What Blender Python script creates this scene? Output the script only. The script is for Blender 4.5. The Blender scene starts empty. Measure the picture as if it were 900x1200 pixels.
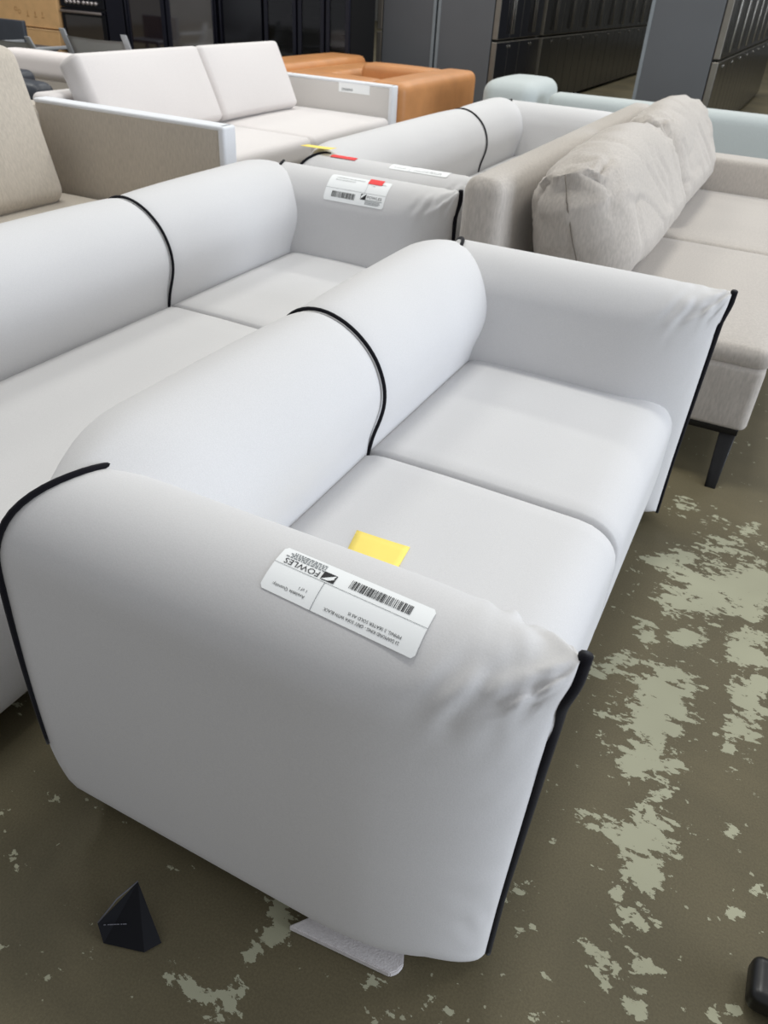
import bpy, bmesh, math, random
from math import sin, cos, pi, sqrt, radians, exp
from mathutils import Vector, Matrix, noise

# ------------------------------------------------------------ camera, light, exposure
scene = bpy.context.scene
COL = scene.collection
cam_data = bpy.data.cameras.new('camera')
cam = bpy.data.objects.new('camera', cam_data)
COL.objects.link(cam)
scene.camera = cam
cam_data.sensor_fit = 'VERTICAL'
cam_data.sensor_height = 36.0
cam_data.lens = 27.0
cam_data.clip_end = 200
RT = Vector((0.88990144, 0.45307952, 0.05286177))
UP = Vector((-0.29916576, 0.49222367, 0.81744462))
FW = Vector((-0.3443476, 0.74325958, -0.57357644))
mw = Matrix((RT, UP, -FW)).transposed().to_4x4()
mw.translation = Vector((0.0732, -0.6904, 1.4))
cam.matrix_world = mw
cam_data.dof.use_dof = True
cam_data.dof.focus_distance = 1.35
cam_data.dof.aperture_fstop = 8.0

scene.view_settings.view_transform = 'Standard'
scene.view_settings.look = 'None'
scene.view_settings.gamma = 1.0
scene.view_settings.use_curve_mapping = False
scene.view_settings.exposure = 0.0

world = bpy.data.worlds.new('world')
scene.world = world
world.use_nodes = True
bg = world.node_tree.nodes['Background']
bg.inputs[0].default_value = (0.95, 0.97, 1.0, 1)
bg.inputs[1].default_value = 0.46


def area(name, loc, direction, sx, sy, power, color, spread=180):
    l = bpy.data.lights.new(name, 'AREA')
    l.shape = 'RECTANGLE'
    l.size = sx
    l.size_y = sy
    l.energy = power
    l.color = color
    l.spread = radians(spread)
    o = bpy.data.objects.new(name, l)
    COL.objects.link(o)
    o.location = loc
    o.rotation_euler = Vector(direction).to_track_quat('-Z', 'Y').to_euler()
    return o


# rows of high bay lamps under the roof, and daylight from the open loading door on the right
LAMP = (1.0, 0.995, 0.94)
for lx in (-5.0, -1.2, 2.6):
    for ly, pw in ((2.6, 108), (8.2, 112), (14.0, 140)):
        area('high_bay_lamp', (lx, ly, 6.4), (0, 0, -1), 1.6, 0.7, pw * {-5.0: 0.75, -1.2: 1.05, 2.6: 0.52}[lx], LAMP)
area('high_bay_lamp', (-9.2, 3.6, 6.4), (0, 0, -1), 1.6, 0.7, 125, LAMP)  # unseen lamp, added to brighten the boxes and sofas at far left
area('loading_door_daylight', (8.5, 1.6, 2.4), (-1, 0, -0.08), 6.5, 4.4, 680, (0.81, 0.885, 1.0))

# ------------------------------------------------------------ materials
def new_mat(name):
    m = bpy.data.materials.new(name)
    m.use_nodes = True
    nt = m.node_tree
    return m, nt, nt.nodes['Principled BSDF']


def lin(c):
    return tuple(((v / 255) / 12.92 if v / 255 <= 0.04045 else ((v / 255 + 0.055) / 1.055) ** 2.4) for v in c) + (1.0,)


def plain(name, rgb, rough=0.6, metal=0.0, spec=0.5, var=0.06, scale=14.0, bump=0.0, bscale=200.0, coat=0.0):
    """procedural: base colour with a little noise variation, optional fine relief"""
    m, nt, b = new_mat(name)
    N, L = nt.nodes, nt.links
    tc = N.new('ShaderNodeTexCoord')
    nz = N.new('ShaderNodeTexNoise')
    nz.inputs['Scale'].default_value = scale
    nz.inputs['Detail'].default_value = 4
    L.new(tc.outputs['Object'], nz.inputs['Vector'])
    r = N.new('ShaderNodeValToRGB')
    c = lin(rgb)
    r.color_ramp.elements[0].position = 0.3
    r.color_ramp.elements[1].position = 0.7
    r.color_ramp.elements[0].color = tuple(v * (1 - var) for v in c[:3]) + (1,)
    r.color_ramp.elements[1].color = tuple(min(1, v * (1 + var)) for v in c[:3]) + (1,)
    L.new(nz.outputs['Fac'], r.inputs['Fac'])
    L.new(r.outputs['Color'], b.inputs['Base Color'])
    b.inputs['Roughness'].default_value = rough
    b.inputs['Metallic'].default_value = metal
    b.inputs['Specular IOR Level'].default_value = spec
    b.inputs['Coat Weight'].default_value = coat
    if bump:
        n2 = N.new('ShaderNodeTexNoise')
        n2.inputs['Scale'].default_value = bscale
        n2.inputs['Detail'].default_value = 3
        L.new(tc.outputs['Object'], n2.inputs['Vector'])
        bp = N.new('ShaderNodeBump')
        bp.inputs['Strength'].default_value = bump
        bp.inputs['Distance'].default_value = 0.002
        L.new(n2.outputs['Fac'], bp.inputs['Height'])
        L.new(bp.outputs['Normal'], b.inputs['Normal'])
    return m


def fabric(name, rgb, weave=0.08, scale=260.0, stretch=(1, 1, 1), mottled=0.05, rough=0.95, sheen=0.25, bump=0.25, spec=0.15):
    m, nt, b = new_mat(name)
    N, L = nt.nodes, nt.links
    tc = N.new('ShaderNodeTexCoord')
    mp = N.new('ShaderNodeMapping')
    mp.inputs['Scale'].default_value = stretch
    L.new(tc.outputs['Object'], mp.inputs['Vector'])
    n1 = N.new('ShaderNodeTexNoise')
    n1.inputs['Scale'].default_value = scale
    n1.inputs['Detail'].default_value = 2
    L.new(mp.outputs['Vector'], n1.inputs['Vector'])
    n2 = N.new('ShaderNodeTexNoise')
    n2.inputs['Scale'].default_value = 3.0
    n2.inputs['Detail'].default_value = 5
    L.new(tc.outputs['Object'], n2.inputs['Vector'])
    c = lin(rgb)
    r1 = N.new('ShaderNodeValToRGB')
    r1.color_ramp.elements[0].position = 0.3
    r1.color_ramp.elements[1].position = 0.7
    r1.color_ramp.elements[0].color = tuple(v * (1 - weave) for v in c[:3]) + (1,)
    r1.color_ramp.elements[1].color = tuple(min(1, v * (1 + weave)) for v in c[:3]) + (1,)
    L.new(n1.outputs['Fac'], r1.inputs['Fac'])
    r2 = N.new('ShaderNodeValToRGB')
    r2.color_ramp.elements[0].position = 0.3
    r2.color_ramp.elements[1].position = 0.75
    r2.color_ramp.elements[0].color = (1 - mottled,) * 3 + (1,)
    r2.color_ramp.elements[1].color = (1, 1, 1, 1)
    L.new(n2.outputs['Fac'], r2.inputs['Fac'])
    mx = N.new('ShaderNodeMix')
    mx.data_type = 'RGBA'
    mx.blend_type = 'MULTIPLY'
    mx.inputs[0].default_value = 1.0
    L.new(r1.outputs['Color'], mx.inputs[6])
    L.new(r2.outputs['Color'], mx.inputs[7])
    L.new(mx.outputs[2], b.inputs['Base Color'])
    b.inputs['Roughness'].default_value = rough
    b.inputs['Specular IOR Level'].default_value = spec
    b.inputs['Sheen Weight'].default_value = sheen
    b.inputs['Sheen Roughness'].default_value = 0.5
    bp = N.new('ShaderNodeBump')
    bp.inputs['Strength'].default_value = bump
    bp.inputs['Distance'].default_value = 0.001
    L.new(n1.outputs['Fac'], bp.inputs['Height'])
    L.new(bp.outputs['Normal'], b.inputs['Normal'])
    return m


M = {}
M['pale'] = fabric('pale_grey_fabric', (209, 208, 208), weave=0.035, scale=420, mottled=0.03, sheen=0.15, bump=0.15)
M['piping'] = fabric('black_piping_fabric', (17, 16, 22), weave=0.3, scale=500, sheen=0.1)
M['linen'] = fabric('oatmeal_linen', (183, 176, 168), weave=0.10, scale=150, stretch=(1.0, 1.0, 0.25), mottled=0.06)
M['taupe'] = fabric('taupe_linen', (190, 181, 168), weave=0.10, scale=150, stretch=(1, 1, 0.2), mottled=0.06)
M['seamthread'] = fabric('dark_seam_thread', (120, 113, 104))  # darker than the cushion linen
M['white'] = fabric('warm_white_fabric', (220, 215, 213), weave=0.03, scale=200, mottled=0.02)
M['whitegrey'] = fabric('pale_stone_fabric', (206, 202, 198), weave=0.04, scale=200, mottled=0.02)
M['armlit'] = fabric('lit_arm_fabric', (226, 228, 232), weave=0.02, scale=200, mottled=0.02)  # light on arm tops and fronts, put into a paler colour
M['rose'] = fabric('rose_white_fabric', (244, 236, 233), weave=0.03, scale=200, mottled=0.02)
M['sand'] = fabric('sand_fabric', (196, 187, 176), weave=0.05, scale=200, mottled=0.02)
M['sage'] = fabric('pale_sage_fabric', (184, 191, 190), weave=0.04, scale=200, mottled=0.03)
M['tan'] = plain('tan_leather', (194, 136, 86), rough=0.42, spec=0.4, var=0.08, scale=6, bump=0.3, bscale=90)
M['charcoal'] = plain('charcoal_leather', (62, 66, 74), rough=0.4, spec=0.4, bump=0.2, bscale=80)
M['sling'] = fabric('grey_sling_mesh', (172, 172, 170), weave=0.1, scale=300)
M['chairframe'] = plain('grey_powder_coat', (160, 163, 167), rough=0.4, spec=0.5)
M['darkframe'] = plain('slate_powder_coat', (66, 70, 78), rough=0.45)
M['blackwood'] = plain('black_lacquered_wood', (14, 13, 14), rough=0.35, spec=0.4)
M['card'] = plain('cardboard', (218, 176, 126), rough=0.85, spec=0.1, var=0.06, scale=9, bump=0.1)
M['cardpale'] = plain('cardboard_flap', (228, 190, 142), rough=0.85, spec=0.1)
M['cardink'] = plain('cardboard_print', (176, 130, 84), rough=0.9, spec=0.1)
M['gapshade'] = plain('dark_gap_shade', (60, 40, 26), rough=0.7)  # shade in the gap between boxes, put into a dark colour
M['steelside'] = plain('graphite_painted_steel', (92, 94, 97), rough=0.42, spec=0.4, var=0.03, scale=3)
M['dooredge'] = plain('door_edge_steel', (128, 124, 116), rough=0.35, metal=0.6)
M['blacksteel'] = plain('black_stainless', (58, 58, 60), rough=0.22, metal=0.85, var=0.1, scale=2)
M['blackgloss'] = plain('black_gloss_door', (16, 17, 24), rough=0.12, spec=0.6)
M['trim'] = plain('pale_rear_trim', (128, 134, 138), rough=0.4)
M['gapblack'] = plain('black_gap', (8, 8, 9), rough=0.6)
M['handle'] = plain('brushed_handle', (150, 147, 140), rough=0.25, metal=0.9)
M['wineframe'] = plain('wine_fridge_black', (24, 25, 36), rough=0.35, spec=0.4)
M['wineinside'] = plain('wine_fridge_inside', (6, 6, 8), rough=0.6)
M['shelf'] = plain('wire_shelf', (66, 58, 52), rough=0.5)
M['glassdark'] = plain('smoked_glass', (34, 24, 28), rough=0.06, spec=1.0)
M['glassreflect'] = plain('grey_reflection_glass', (84, 80, 80), rough=0.08, spec=1.0)  # grey reflections put into the base colour of the glass
for k_ in ('glassdark', 'glassreflect'):
    M[k_].node_tree.nodes['Principled BSDF'].inputs['IOR'].default_value = 2.2


def tinted_pane():
    m = bpy.data.materials.new('tinted_pane')
    m.use_nodes = True
    nt = m.node_tree
    nt.nodes.remove(nt.nodes['Principled BSDF'])
    out = nt.nodes['Material Output']
    tr = nt.nodes.new('ShaderNodeBsdfTransparent')
    tr.inputs[0].default_value = (0.42, 0.42, 0.46, 1)
    gl = nt.nodes.new('ShaderNodeBsdfGlossy')
    gl.inputs['Roughness'].default_value = 0.04
    fr = nt.nodes.new('ShaderNodeFresnel')
    fr.inputs[0].default_value = 1.5
    mx = nt.nodes.new('ShaderNodeMixShader')
    nt.links.new(fr.outputs[0], mx.inputs[0])
    nt.links.new(tr.outputs[0], mx.inputs[1])
    nt.links.new(gl.outputs[0], mx.inputs[2])
    nt.links.new(mx.outputs[0], out.inputs[0])
    return m


M['pane'] = tinted_pane()
M['knob'] = plain('steel_knob', (190, 182, 180), rough=0.3, metal=0.6)
M['rail'] = plain('satin_rail', (150, 140, 136), rough=0.35, metal=0.6)
M['paper'] = plain('label_paper', (240, 242, 242), rough=0.55, spec=0.3, var=0.01)
M['ink'] = plain('black_ink', (28, 28, 30), rough=0.7, var=0.02)
M['inkgrey'] = plain('grey_ink', (120, 124, 126), rough=0.7, var=0.02)
M['yellow'] = plain('yellow_note', (250, 226, 120), rough=0.8, spec=0.2, var=0.02)
M['red'] = plain('red_sticker', (236, 58, 58), rough=0.6, var=0.03)
M['blackcard'] = plain('black_card', (7, 8, 14), rough=0.6, spec=0.2)
M['cardedge'] = plain('card_edge', (84, 84, 90), rough=0.7)
M['foam'] = plain('white_foam', (206, 202, 202), rough=0.9, spec=0.1, var=0.06, scale=120, bump=0.5, bscale=260)
M['rubber'] = plain('black_rubber', (12, 12, 13), rough=0.35, spec=0.5)
M['wall'] = plain('painted_warehouse_wall', (120, 120, 116), rough=0.8, var=0.04, scale=1.0)


def floor_material():
    m, nt, b = new_mat('worn_painted_concrete')
    N, L = nt.nodes, nt.links

    def node(t, **k):
        n = N.new(t)
        for a, v in k.items():
            setattr(n, a, v)
        return n

    def math_(op, a, b_=None, clamp=False):
        n = node('ShaderNodeMath', operation=op, use_clamp=clamp)
        for i, v in enumerate((a, b_)):
            if v is None:
                continue
            if isinstance(v, (int, float)):
                n.inputs[i].default_value = v
            else:
                L.new(v, n.inputs[i])
        return n.outputs[0]

    def tex(scale, detail, rough=0.55, vec=None, dist=0.0):
        n = node('ShaderNodeTexNoise')
        n.inputs['Scale'].default_value = scale
        n.inputs['Detail'].default_value = detail
        n.inputs['Roughness'].default_value = rough
        n.inputs['Distortion'].default_value = dist
        L.new(vec, n.inputs['Vector'])
        return n.outputs['Fac']

    tc = node('ShaderNodeTexCoord')
    mp = node('ShaderNodeMapping')
    mp.inputs['Rotation'].default_value = (0, 0, radians(14))
    mp.inputs['Scale'].default_value = (0.8, 1.35, 1)
    L.new(tc.outputs['Object'], mp.inputs['Vector'])
    st = mp.outputs['Vector']
    pos = tc.outputs['Object']
    at = node('ShaderNodeAttribute', attribute_name='paint_left')
    edge = tex(13, 9, 0.66, st, 0.35)
    fine = tex(42, 6, 0.65, st, 0.3)
    e = math_('ADD', math_('MULTIPLY', math_('SUBTRACT', edge, 0.5), 3.0), math_('MULTIPLY', math_('SUBTRACT', fine, 0.5), 2.2))
    d = math_('ADD', at.outputs['Fac'], e)
    mr = node('ShaderNodeMapRange')
    mr.inputs['From Min'].default_value = 0.60
    mr.inputs['From Max'].default_value = 0.65
    L.new(d, mr.inputs['Value'])
    paint = mr.outputs[0]
    # tiny chips of old paint everywhere
    sp = tex(38, 3, 0.5, pos)
    area_ = tex(2.2, 3, 0.5, pos)
    mr2 = node('ShaderNodeMapRange')
    mr2.inputs['From Min'].default_value = 0.70
    mr2.inputs['From Max'].default_value = 0.72
    L.new(math_('ADD', sp, math_('MULTIPLY', math_('SUBTRACT', area_, 0.5), 0.22)), mr2.inputs['Value'])
    paint = math_('MAXIMUM', paint, math_('MULTIPLY', mr2.outputs[0], 0.8))
    # base concrete: olive brown with blotches and rusty stains
    big = tex(1.6, 6, 0.6, pos, 0.4)
    ramp = node('ShaderNodeValToRGB')
    ramp.color_ramp.elements[0].position = 0.3
    ramp.color_ramp.elements[0].color = lin((84, 78, 59))
    ramp.color_ramp.elements[1].position = 0.72
    ramp.color_ramp.elements[1].color = lin((108, 99, 75))
    L.new(big, ramp.inputs['Fac'])
    grit = tex(240, 3, 0.6, pos)
    rg = node('ShaderNodeValToRGB')
    rg.color_ramp.elements[0].position = 0.3
    rg.color_ramp.elements[0].color = (0.82, 0.82, 0.82, 1)
    rg.color_ramp.elements[1].position = 0.7
    rg.color_ramp.elements[1].color = (1.1, 1.1, 1.1, 1)
    L.new(grit, rg.inputs['Fac'])
    mx = node('ShaderNodeMix', data_type='RGBA', blend_type='MULTIPLY')
    mx.inputs[0].default_value = 1
    L.new(ramp.outputs['Color'], mx.inputs[6])
    L.new(rg.outputs['Color'], mx.inputs[7])
    pr = node('ShaderNodeValToRGB')
    pr.color_ramp.elements[0].position = 0.25
    pr.color_ramp.elements[0].color = lin((148, 147, 124))
    pr.color_ramp.elements[1].position = 0.75
    pr.color_ramp.elements[1].color = lin((168, 167, 143))
    L.new(area_, pr.inputs['Fac'])
    mx2 = node('ShaderNodeMix', data_type='RGBA')
    L.new(paint, mx2.inputs[0])
    L.new(mx.outputs[2], mx2.inputs[6])
    L.new(pr.outputs['Color'], mx2.inputs[7])
    L.new(mx2.outputs[2], b.inputs['Base Color'])
    b.inputs['Roughness'].default_value = 0.62
    b.inputs['Specular IOR Level'].default_value = 0.3
    bp = node('ShaderNodeBump')
    bp.inputs['Strength'].default_value = 0.35
    bp.inputs['Distance'].default_value = 0.003
    L.new(math_('ADD', math_('MULTIPLY', grit, 0.3), math_('MULTIPLY', paint, 0.5)), bp.inputs['Height'])
    L.new(bp.outputs['Normal'], b.inputs['Normal'])
    return m


M['floor'] = floor_material()

# ------------------------------------------------------------ helpers
def thing(name, label, cat, loc=(0, 0, 0), group=None):
    o = bpy.data.objects.new(name, None)
    COL.objects.link(o)
    o.location = loc
    o.empty_display_size = 0.1
    tag(o, label, cat, group)
    return o


def tag(o, label, cat, group=None):
    o['label'] = label
    o['category'] = cat
    if group:
        o['group'] = group


def link_mesh(name, me, mat, parent=None, smooth=True, label=None):
    o = bpy.data.objects.new(name, me)
    COL.objects.link(o)
    if mat is not None:
        me.materials.append(mat)
    if smooth:
        me.shade_smooth()
    if parent is not None:
        o.parent = parent
        root = parent if parent.parent is None else parent.parent
        o.location = -root.location if parent is root else (0, 0, 0)
    if label:
        o['label'] = label
    if name in ('lettering', 'small_print', 'barcode', 'printed_mark'):
        o['kind'] = 'stuff'
    return o


def part(name, bm, mat, parent=None, smooth=True, label=None):
    """every part is modelled in scene coordinates; the root empty's offset is taken out here"""
    me = bpy.data.meshes.new(name)
    bm.normal_update()
    bm.to_mesh(me)
    bm.free()
    return link_mesh(name, me, mat, parent, smooth, label)


def copy_tree(o, parent=None):
    c = o.copy()
    COL.objects.link(c)
    if parent is not None:
        c.parent = parent
    for ch in list(o.children):
        copy_tree(ch, c)
    return c


def box_bm(bm, x0, x1, y0, y1, z0, z1, bev=0.0, seg=2):
    v = [bm.verts.new(p) for p in ((x0, y0, z0), (x1, y0, z0), (x1, y1, z0), (x0, y1, z0),
                                   (x0, y0, z1), (x1, y0, z1), (x1, y1, z1), (x0, y1, z1))]
    fs = [bm.faces.new([v[i] for i in f]) for f in ((3, 2, 1, 0), (4, 5, 6, 7), (0, 1, 5, 4), (1, 2, 6, 5), (2, 3, 7, 6), (3, 0, 4, 7))]
    if bev:
        es = list({e for f in fs for e in f.edges})
        bmesh.ops.bevel(bm, geom=es, offset=bev, segments=seg, profile=0.5, affect='EDGES')
    return bm


def box(x0, x1, y0, y1, z0, z1, bev=0.0, seg=2):
    return box_bm(bmesh.new(), x0, x1, y0, y1, z0, z1, bev, seg)


def quad_strip(bm, rows, closed_u=False, closed_v=False):
    """rows: list of equal length lists of bm verts"""
    nr, nc = len(rows), len(rows[0])
    for i in range(nr - (0 if closed_v else 1)):
        a, b = rows[i], rows[(i + 1) % nr]
        for j in range(nc - (0 if closed_u else 1)):
            k = (j + 1) % nc
            bm.faces.new((a[j], a[k], b[k], b[j]))


def tube(bm, pts, rad, n=8, cap=True):
    """a swept tube through pts; rad is a number or a function of t in 0..1"""
    pts = [Vector(p) for p in pts]
    rows = []
    up = None
    for i, p in enumerate(pts):
        d = (pts[min(i + 1, len(pts) - 1)] - pts[max(i - 1, 0)])
        if d.length < 1e-9:
            d = Vector((0, 0, 1))
        d.normalize()
        if up is None:
            up = d.orthogonal().normalized()
        up = (up - d * up.dot(d))
        up = up.normalized() if up.length > 1e-6 else d.orthogonal().normalized()
        s = d.cross(up)
        r = rad(i / (len(pts) - 1)) if callable(rad) else rad
        rows.append([bm.verts.new(p + (up * cos(2 * pi * k / n) + s * sin(2 * pi * k / n)) * r) for k in range(n)])
    quad_strip(bm, rows, closed_u=True)
    if cap:
        bm.faces.new(rows[0][::-1])
        bm.faces.new(rows[-1])
    bmesh.ops.recalc_face_normals(bm, faces=bm.faces[:])
    return bm


def soft_box(x0, x1, y0, y1, z0, z1, r=(0.05, 0.05, 0.05), n=(14, 14, 8), crown=(0, 0, 0), disp=None, mat=None):
    """upholstered block: rounded edges (a radius per axis), crowned faces, optional displacement and transform"""
    lo, hi = Vector((x0, y0, z0)), Vector((x1, y1, z1))
    ce, ha = (lo + hi) / 2, (hi - lo) / 2
    r = [min(r[k], ha[k] * 0.999) for k in range(3)]

    def samples(k):
        # denser samples inside the rounded rim
        rim = [1 - cos(t * pi / 2 / 5) for t in range(6)]          # 0..1
        f = r[k] / ha[k]
        a = [-1 + f * (v) for v in rim]
        inner = [(-1 + f) + (2 - 2 * f) * t / n[k] for t in range(1, n[k])] if f < 0.995 else []
        return a + inner + [-v for v in a[::-1]] if f < 0.995 else a + [-v for v in a[::-1]][1:]

    S = [samples(k) for k in range(3)]
    bm = bmesh.new()
    cache = {}

    def vert(q):
        key = (round(q[0], 5), round(q[1], 5), round(q[2], 5))
        if key in cache:
            return cache[key]
        p = Vector([q[k] * ha[k] for k in range(3)])
        inner = Vector([max(-ha[k] + r[k], min(ha[k] - r[k], p[k])) for k in range(3)])
        dlt = Vector([(p[k] - inner[k]) / r[k] for k in range(3)])
        l = dlt.length
        nrm = dlt.normalized() if l > 1e-9 else Vector((0, 0, 1))
        if l > 1e-9:
            # map the cube rim onto the ellipsoid rim
            mx_ = max(abs(dlt[0]), abs(dlt[1]), abs(dlt[2]))
            dlt = dlt.normalized() * mx_
            p = inner + Vector([dlt[k] * r[k] for k in range(3)])
        u = [p[k] / ha[k] for k in range(3)]
        for k in range(3):
            if crown[k]:
                a, b = [j for j in range(3) if j != k]
                p[k] += crown[k] * u[k] * max(0, 1 - u[a] ** 2) ** 0.8 * max(0, 1 - u[b] ** 2) ** 0.8
        p = p + ce
        if disp:
            p = p + disp(p, u, nrm)
        if mat is not None:
            p = mat @ p
        cache[key] = bm.verts.new(p)
        return cache[key]

    for k in range(3):
        a, b = [(1, 2), (2, 0), (0, 1)][k]
        for sgn in (-1, 1):
            A, B = S[a], S[b]
            for i in range(len(A) - 1):
                for j in range(len(B) - 1):
                    qs = []
                    for (ii, jj) in ((i, j), (i + 1, j), (i + 1, j + 1), (i, j + 1)):
                        q = [0, 0, 0]
                        q[k] = sgn
                        q[a] = A[ii]
                        q[b] = B[jj]
                        qs.append(vert(q))
                    if sgn < 0:
                        qs = qs[::-1]
                    if len(set(qs)) == 4:
                        bm.faces.new(qs)
                    elif len(set(qs)) == 3:
                        u_ = []
                        for v_ in qs:
                            if v_ not in u_:
                                u_.append(v_)
                        bm.faces.new(u_)
    return bm


def cyl_bm(bm, p0, p1, r0, r1=None, n=16):
    return tube(bm, [p0, p1], lambda t: r0 + ((r1 if r1 is not None else r0) - r0) * t, n=n)


def text_shapes(body, size):
    """triangles of a line of lettering, as (verts, faces) in the plane; origin at the left of the baseline"""
    cu = bpy.data.curves.new('lettering', 'FONT')
    cu.body = body
    cu.size = size
    cu.resolution_u = 2
    ob = bpy.data.objects.new('lettering', cu)
    COL.objects.link(ob)
    bpy.context.view_layer.update()
    ev = ob.evaluated_get(bpy.context.evaluated_depsgraph_get())
    me = ev.to_mesh()
    vs = [(v.co.x, v.co.y) for v in me.vertices]
    fs = [tuple(p.vertices) for p in me.polygons]
    ev.to_mesh_clear()
    bpy.data.objects.remove(ob)
    bpy.data.curves.remove(cu)
    return vs, fs


def put_flat(bm, vs, fs, f):
    """place flat shapes on a surface through f(s, t) -> point"""
    nv = [bm.verts.new(f(*v)) for v in vs]
    for q in fs:
        try:
            bm.faces.new([nv[i] for i in q])
        except ValueError:
            pass


def put_text(bm, body, s, t, size, f, width=None):
    vs, fs = text_shapes(body, size)
    if width:
        w = max(v[0] for v in vs)
        k = width / w
        vs = [(v[0] * k, v[1]) for v in vs]
    put_flat(bm, [(s + v[0], t + v[1]) for v in vs], fs, f)


def put_rect(bm, s0, s1, t0, t1, f, ns=1, nt=1):
    rows = [[bm.verts.new(f(s0 + (s1 - s0) * i / ns, t0 + (t1 - t0) * j / nt)) for i in range(ns + 1)] for j in range(nt + 1)]
    quad_strip(bm, rows)

# ------------------------------------------------------------ the pale grey pillow-armed sofas
ARM_TOP, ARM_H, ARM_LOW = 0.753, 0.118, 0.022


def arm_rear(z):
    """rear outline of an arm, local x"""
    x = -0.835
    if z > 0.60:
        u = min(1, (z - 0.60) / 0.165)
        x += 0.075 * (1 - sqrt(max(0, 1 - u * u)))
    if z < 0.20:
        u = min(1, (0.20 - z) / 0.18)
        x += 0.14 * (1 - sqrt(max(0, 1 - 0.96 * u * u)))
    return x


def arm_half(d):
    """half thickness at distance d behind the front seam"""
    t = min(1.0, max(0.0, d / 0.31))
    return 0.010 + (ARM_H - 0.010) * (1 - (1 - t) ** 2.3) ** 0.62


def arm_top(d):
    t = min(1.0, max(0.0, d / 0.16))
    return ARM_TOP - 0.010 * (1 - t) ** 2 + 0.010 * exp(-(d / 0.03) ** 2)


def arm_front(z):
    q = max(0, min(1, (z - 0.66) / 0.07))
    return 0.010 * max(0, z - 0.2) / 0.55 + 0.010 * q * q * (3 - 2 * q)


def section(h, zt, zb, k, n_side=26, n_top=22, n_bot=12):
    """point k of a closed tall rounded section: outer side up, over the top, inner side down, under"""
    rt = min(h, 0.118)
    rb = min(h, 0.085)
    n = 2 * n_side + n_top + n_bot
    k %= n
    if k < n_side:
        f = k / n_side
        return -h, zb + rb + (zt - rt - zb - rb) * f
    k -= n_side
    if k < n_top:
        a = pi * k / n_top
        return -h * cos(a), zt - rt + rt * sin(a)
    k -= n_top
    if k < n_side:
        f = k / n_side
        return h, zt - rt - (zt - rt - zb - rb) * f
    k -= n_side
    a = pi * k / n_bot
    return (h - rb + rb * abs(cos(a))) * (1 if a < pi / 2 else -1) if False else (
        (h - rb) * max(-1, min(1, cos(a) * 2.2)) + rb * cos(a)), zb + rb - rb * sin(a)


NSEC = 2 * 26 + 22 + 12


def arm_fold(d, y, z, seed):
    """gathers where the cloth is pinched into the front seam, and the crumpled ear at its top"""
    dz = 0.745 - z
    w = exp(-(d / 0.13) ** 2) * exp(-(max(0, dz) / 0.10) ** 2) * (1 - exp(-(d / 0.012) ** 2))
    ang = math.atan2(dz + 0.02, d + 0.012)
    nz = noise.noise(Vector((d * 9 + seed, y * 7, z * 9)))
    v = 0.0050 * w * sin(ang * 17 + 4.0 * nz + seed)
    v += 0.0045 * w * noise.noise(Vector((d * 40 + seed, y * 30, z * 30)))
    # two settled folds running down from the ridge, and a tuck beside the seam
    wob = 0.010 * noise.noise(Vector((z * 16, y * 9, seed)))
    for (d0, slant, wd, dep, reach) in ((0.088, 0.35, 0.011, 0.0070, 0.075), (0.128, 0.55, 0.012, 0.0040, 0.060), (0.030, 0.15, 0.008, 0.0085, 0.060)):
        q = (d - d0 - slant * max(0, dz) - wob) / wd
        fade = exp(-(max(0, dz - 0.012) / reach) ** 2) * min(1, max(0, dz - 0.002) / 0.03)
        v += dep * fade * (-exp(-q * q) + 0.75 * exp(-((q - 1.7) / 1.2) ** 2))
    g = exp(-(d / 0.045) ** 1.5) * (1 - exp(-(d / 0.004) ** 2))
    v += 0.0030 * g * sin(z * 130 + 5 * noise.noise(Vector((z * 9, seed, d * 12))))
    g2 = exp(-(d / 0.16) ** 2) * (0.4 + 0.6 * max(0, noise.noise(Vector((z * 5, seed + 4, 0)))))
    v += 0.0012 * g2 * sin(z * 75 + 6 * noise.noise(Vector((z * 6, d * 8, seed))))
    return v


def rear_pull(k):
    """the rear seam swings forward over the top towards the inside of the arm"""
    if k <= 30:
        return 0.0
    return 0.09 * (min(1, (k - 30) / 14)) ** 1.6 if k < 58 else 0.09 * max(0, 1 - (k - 58) / 12)


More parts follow.
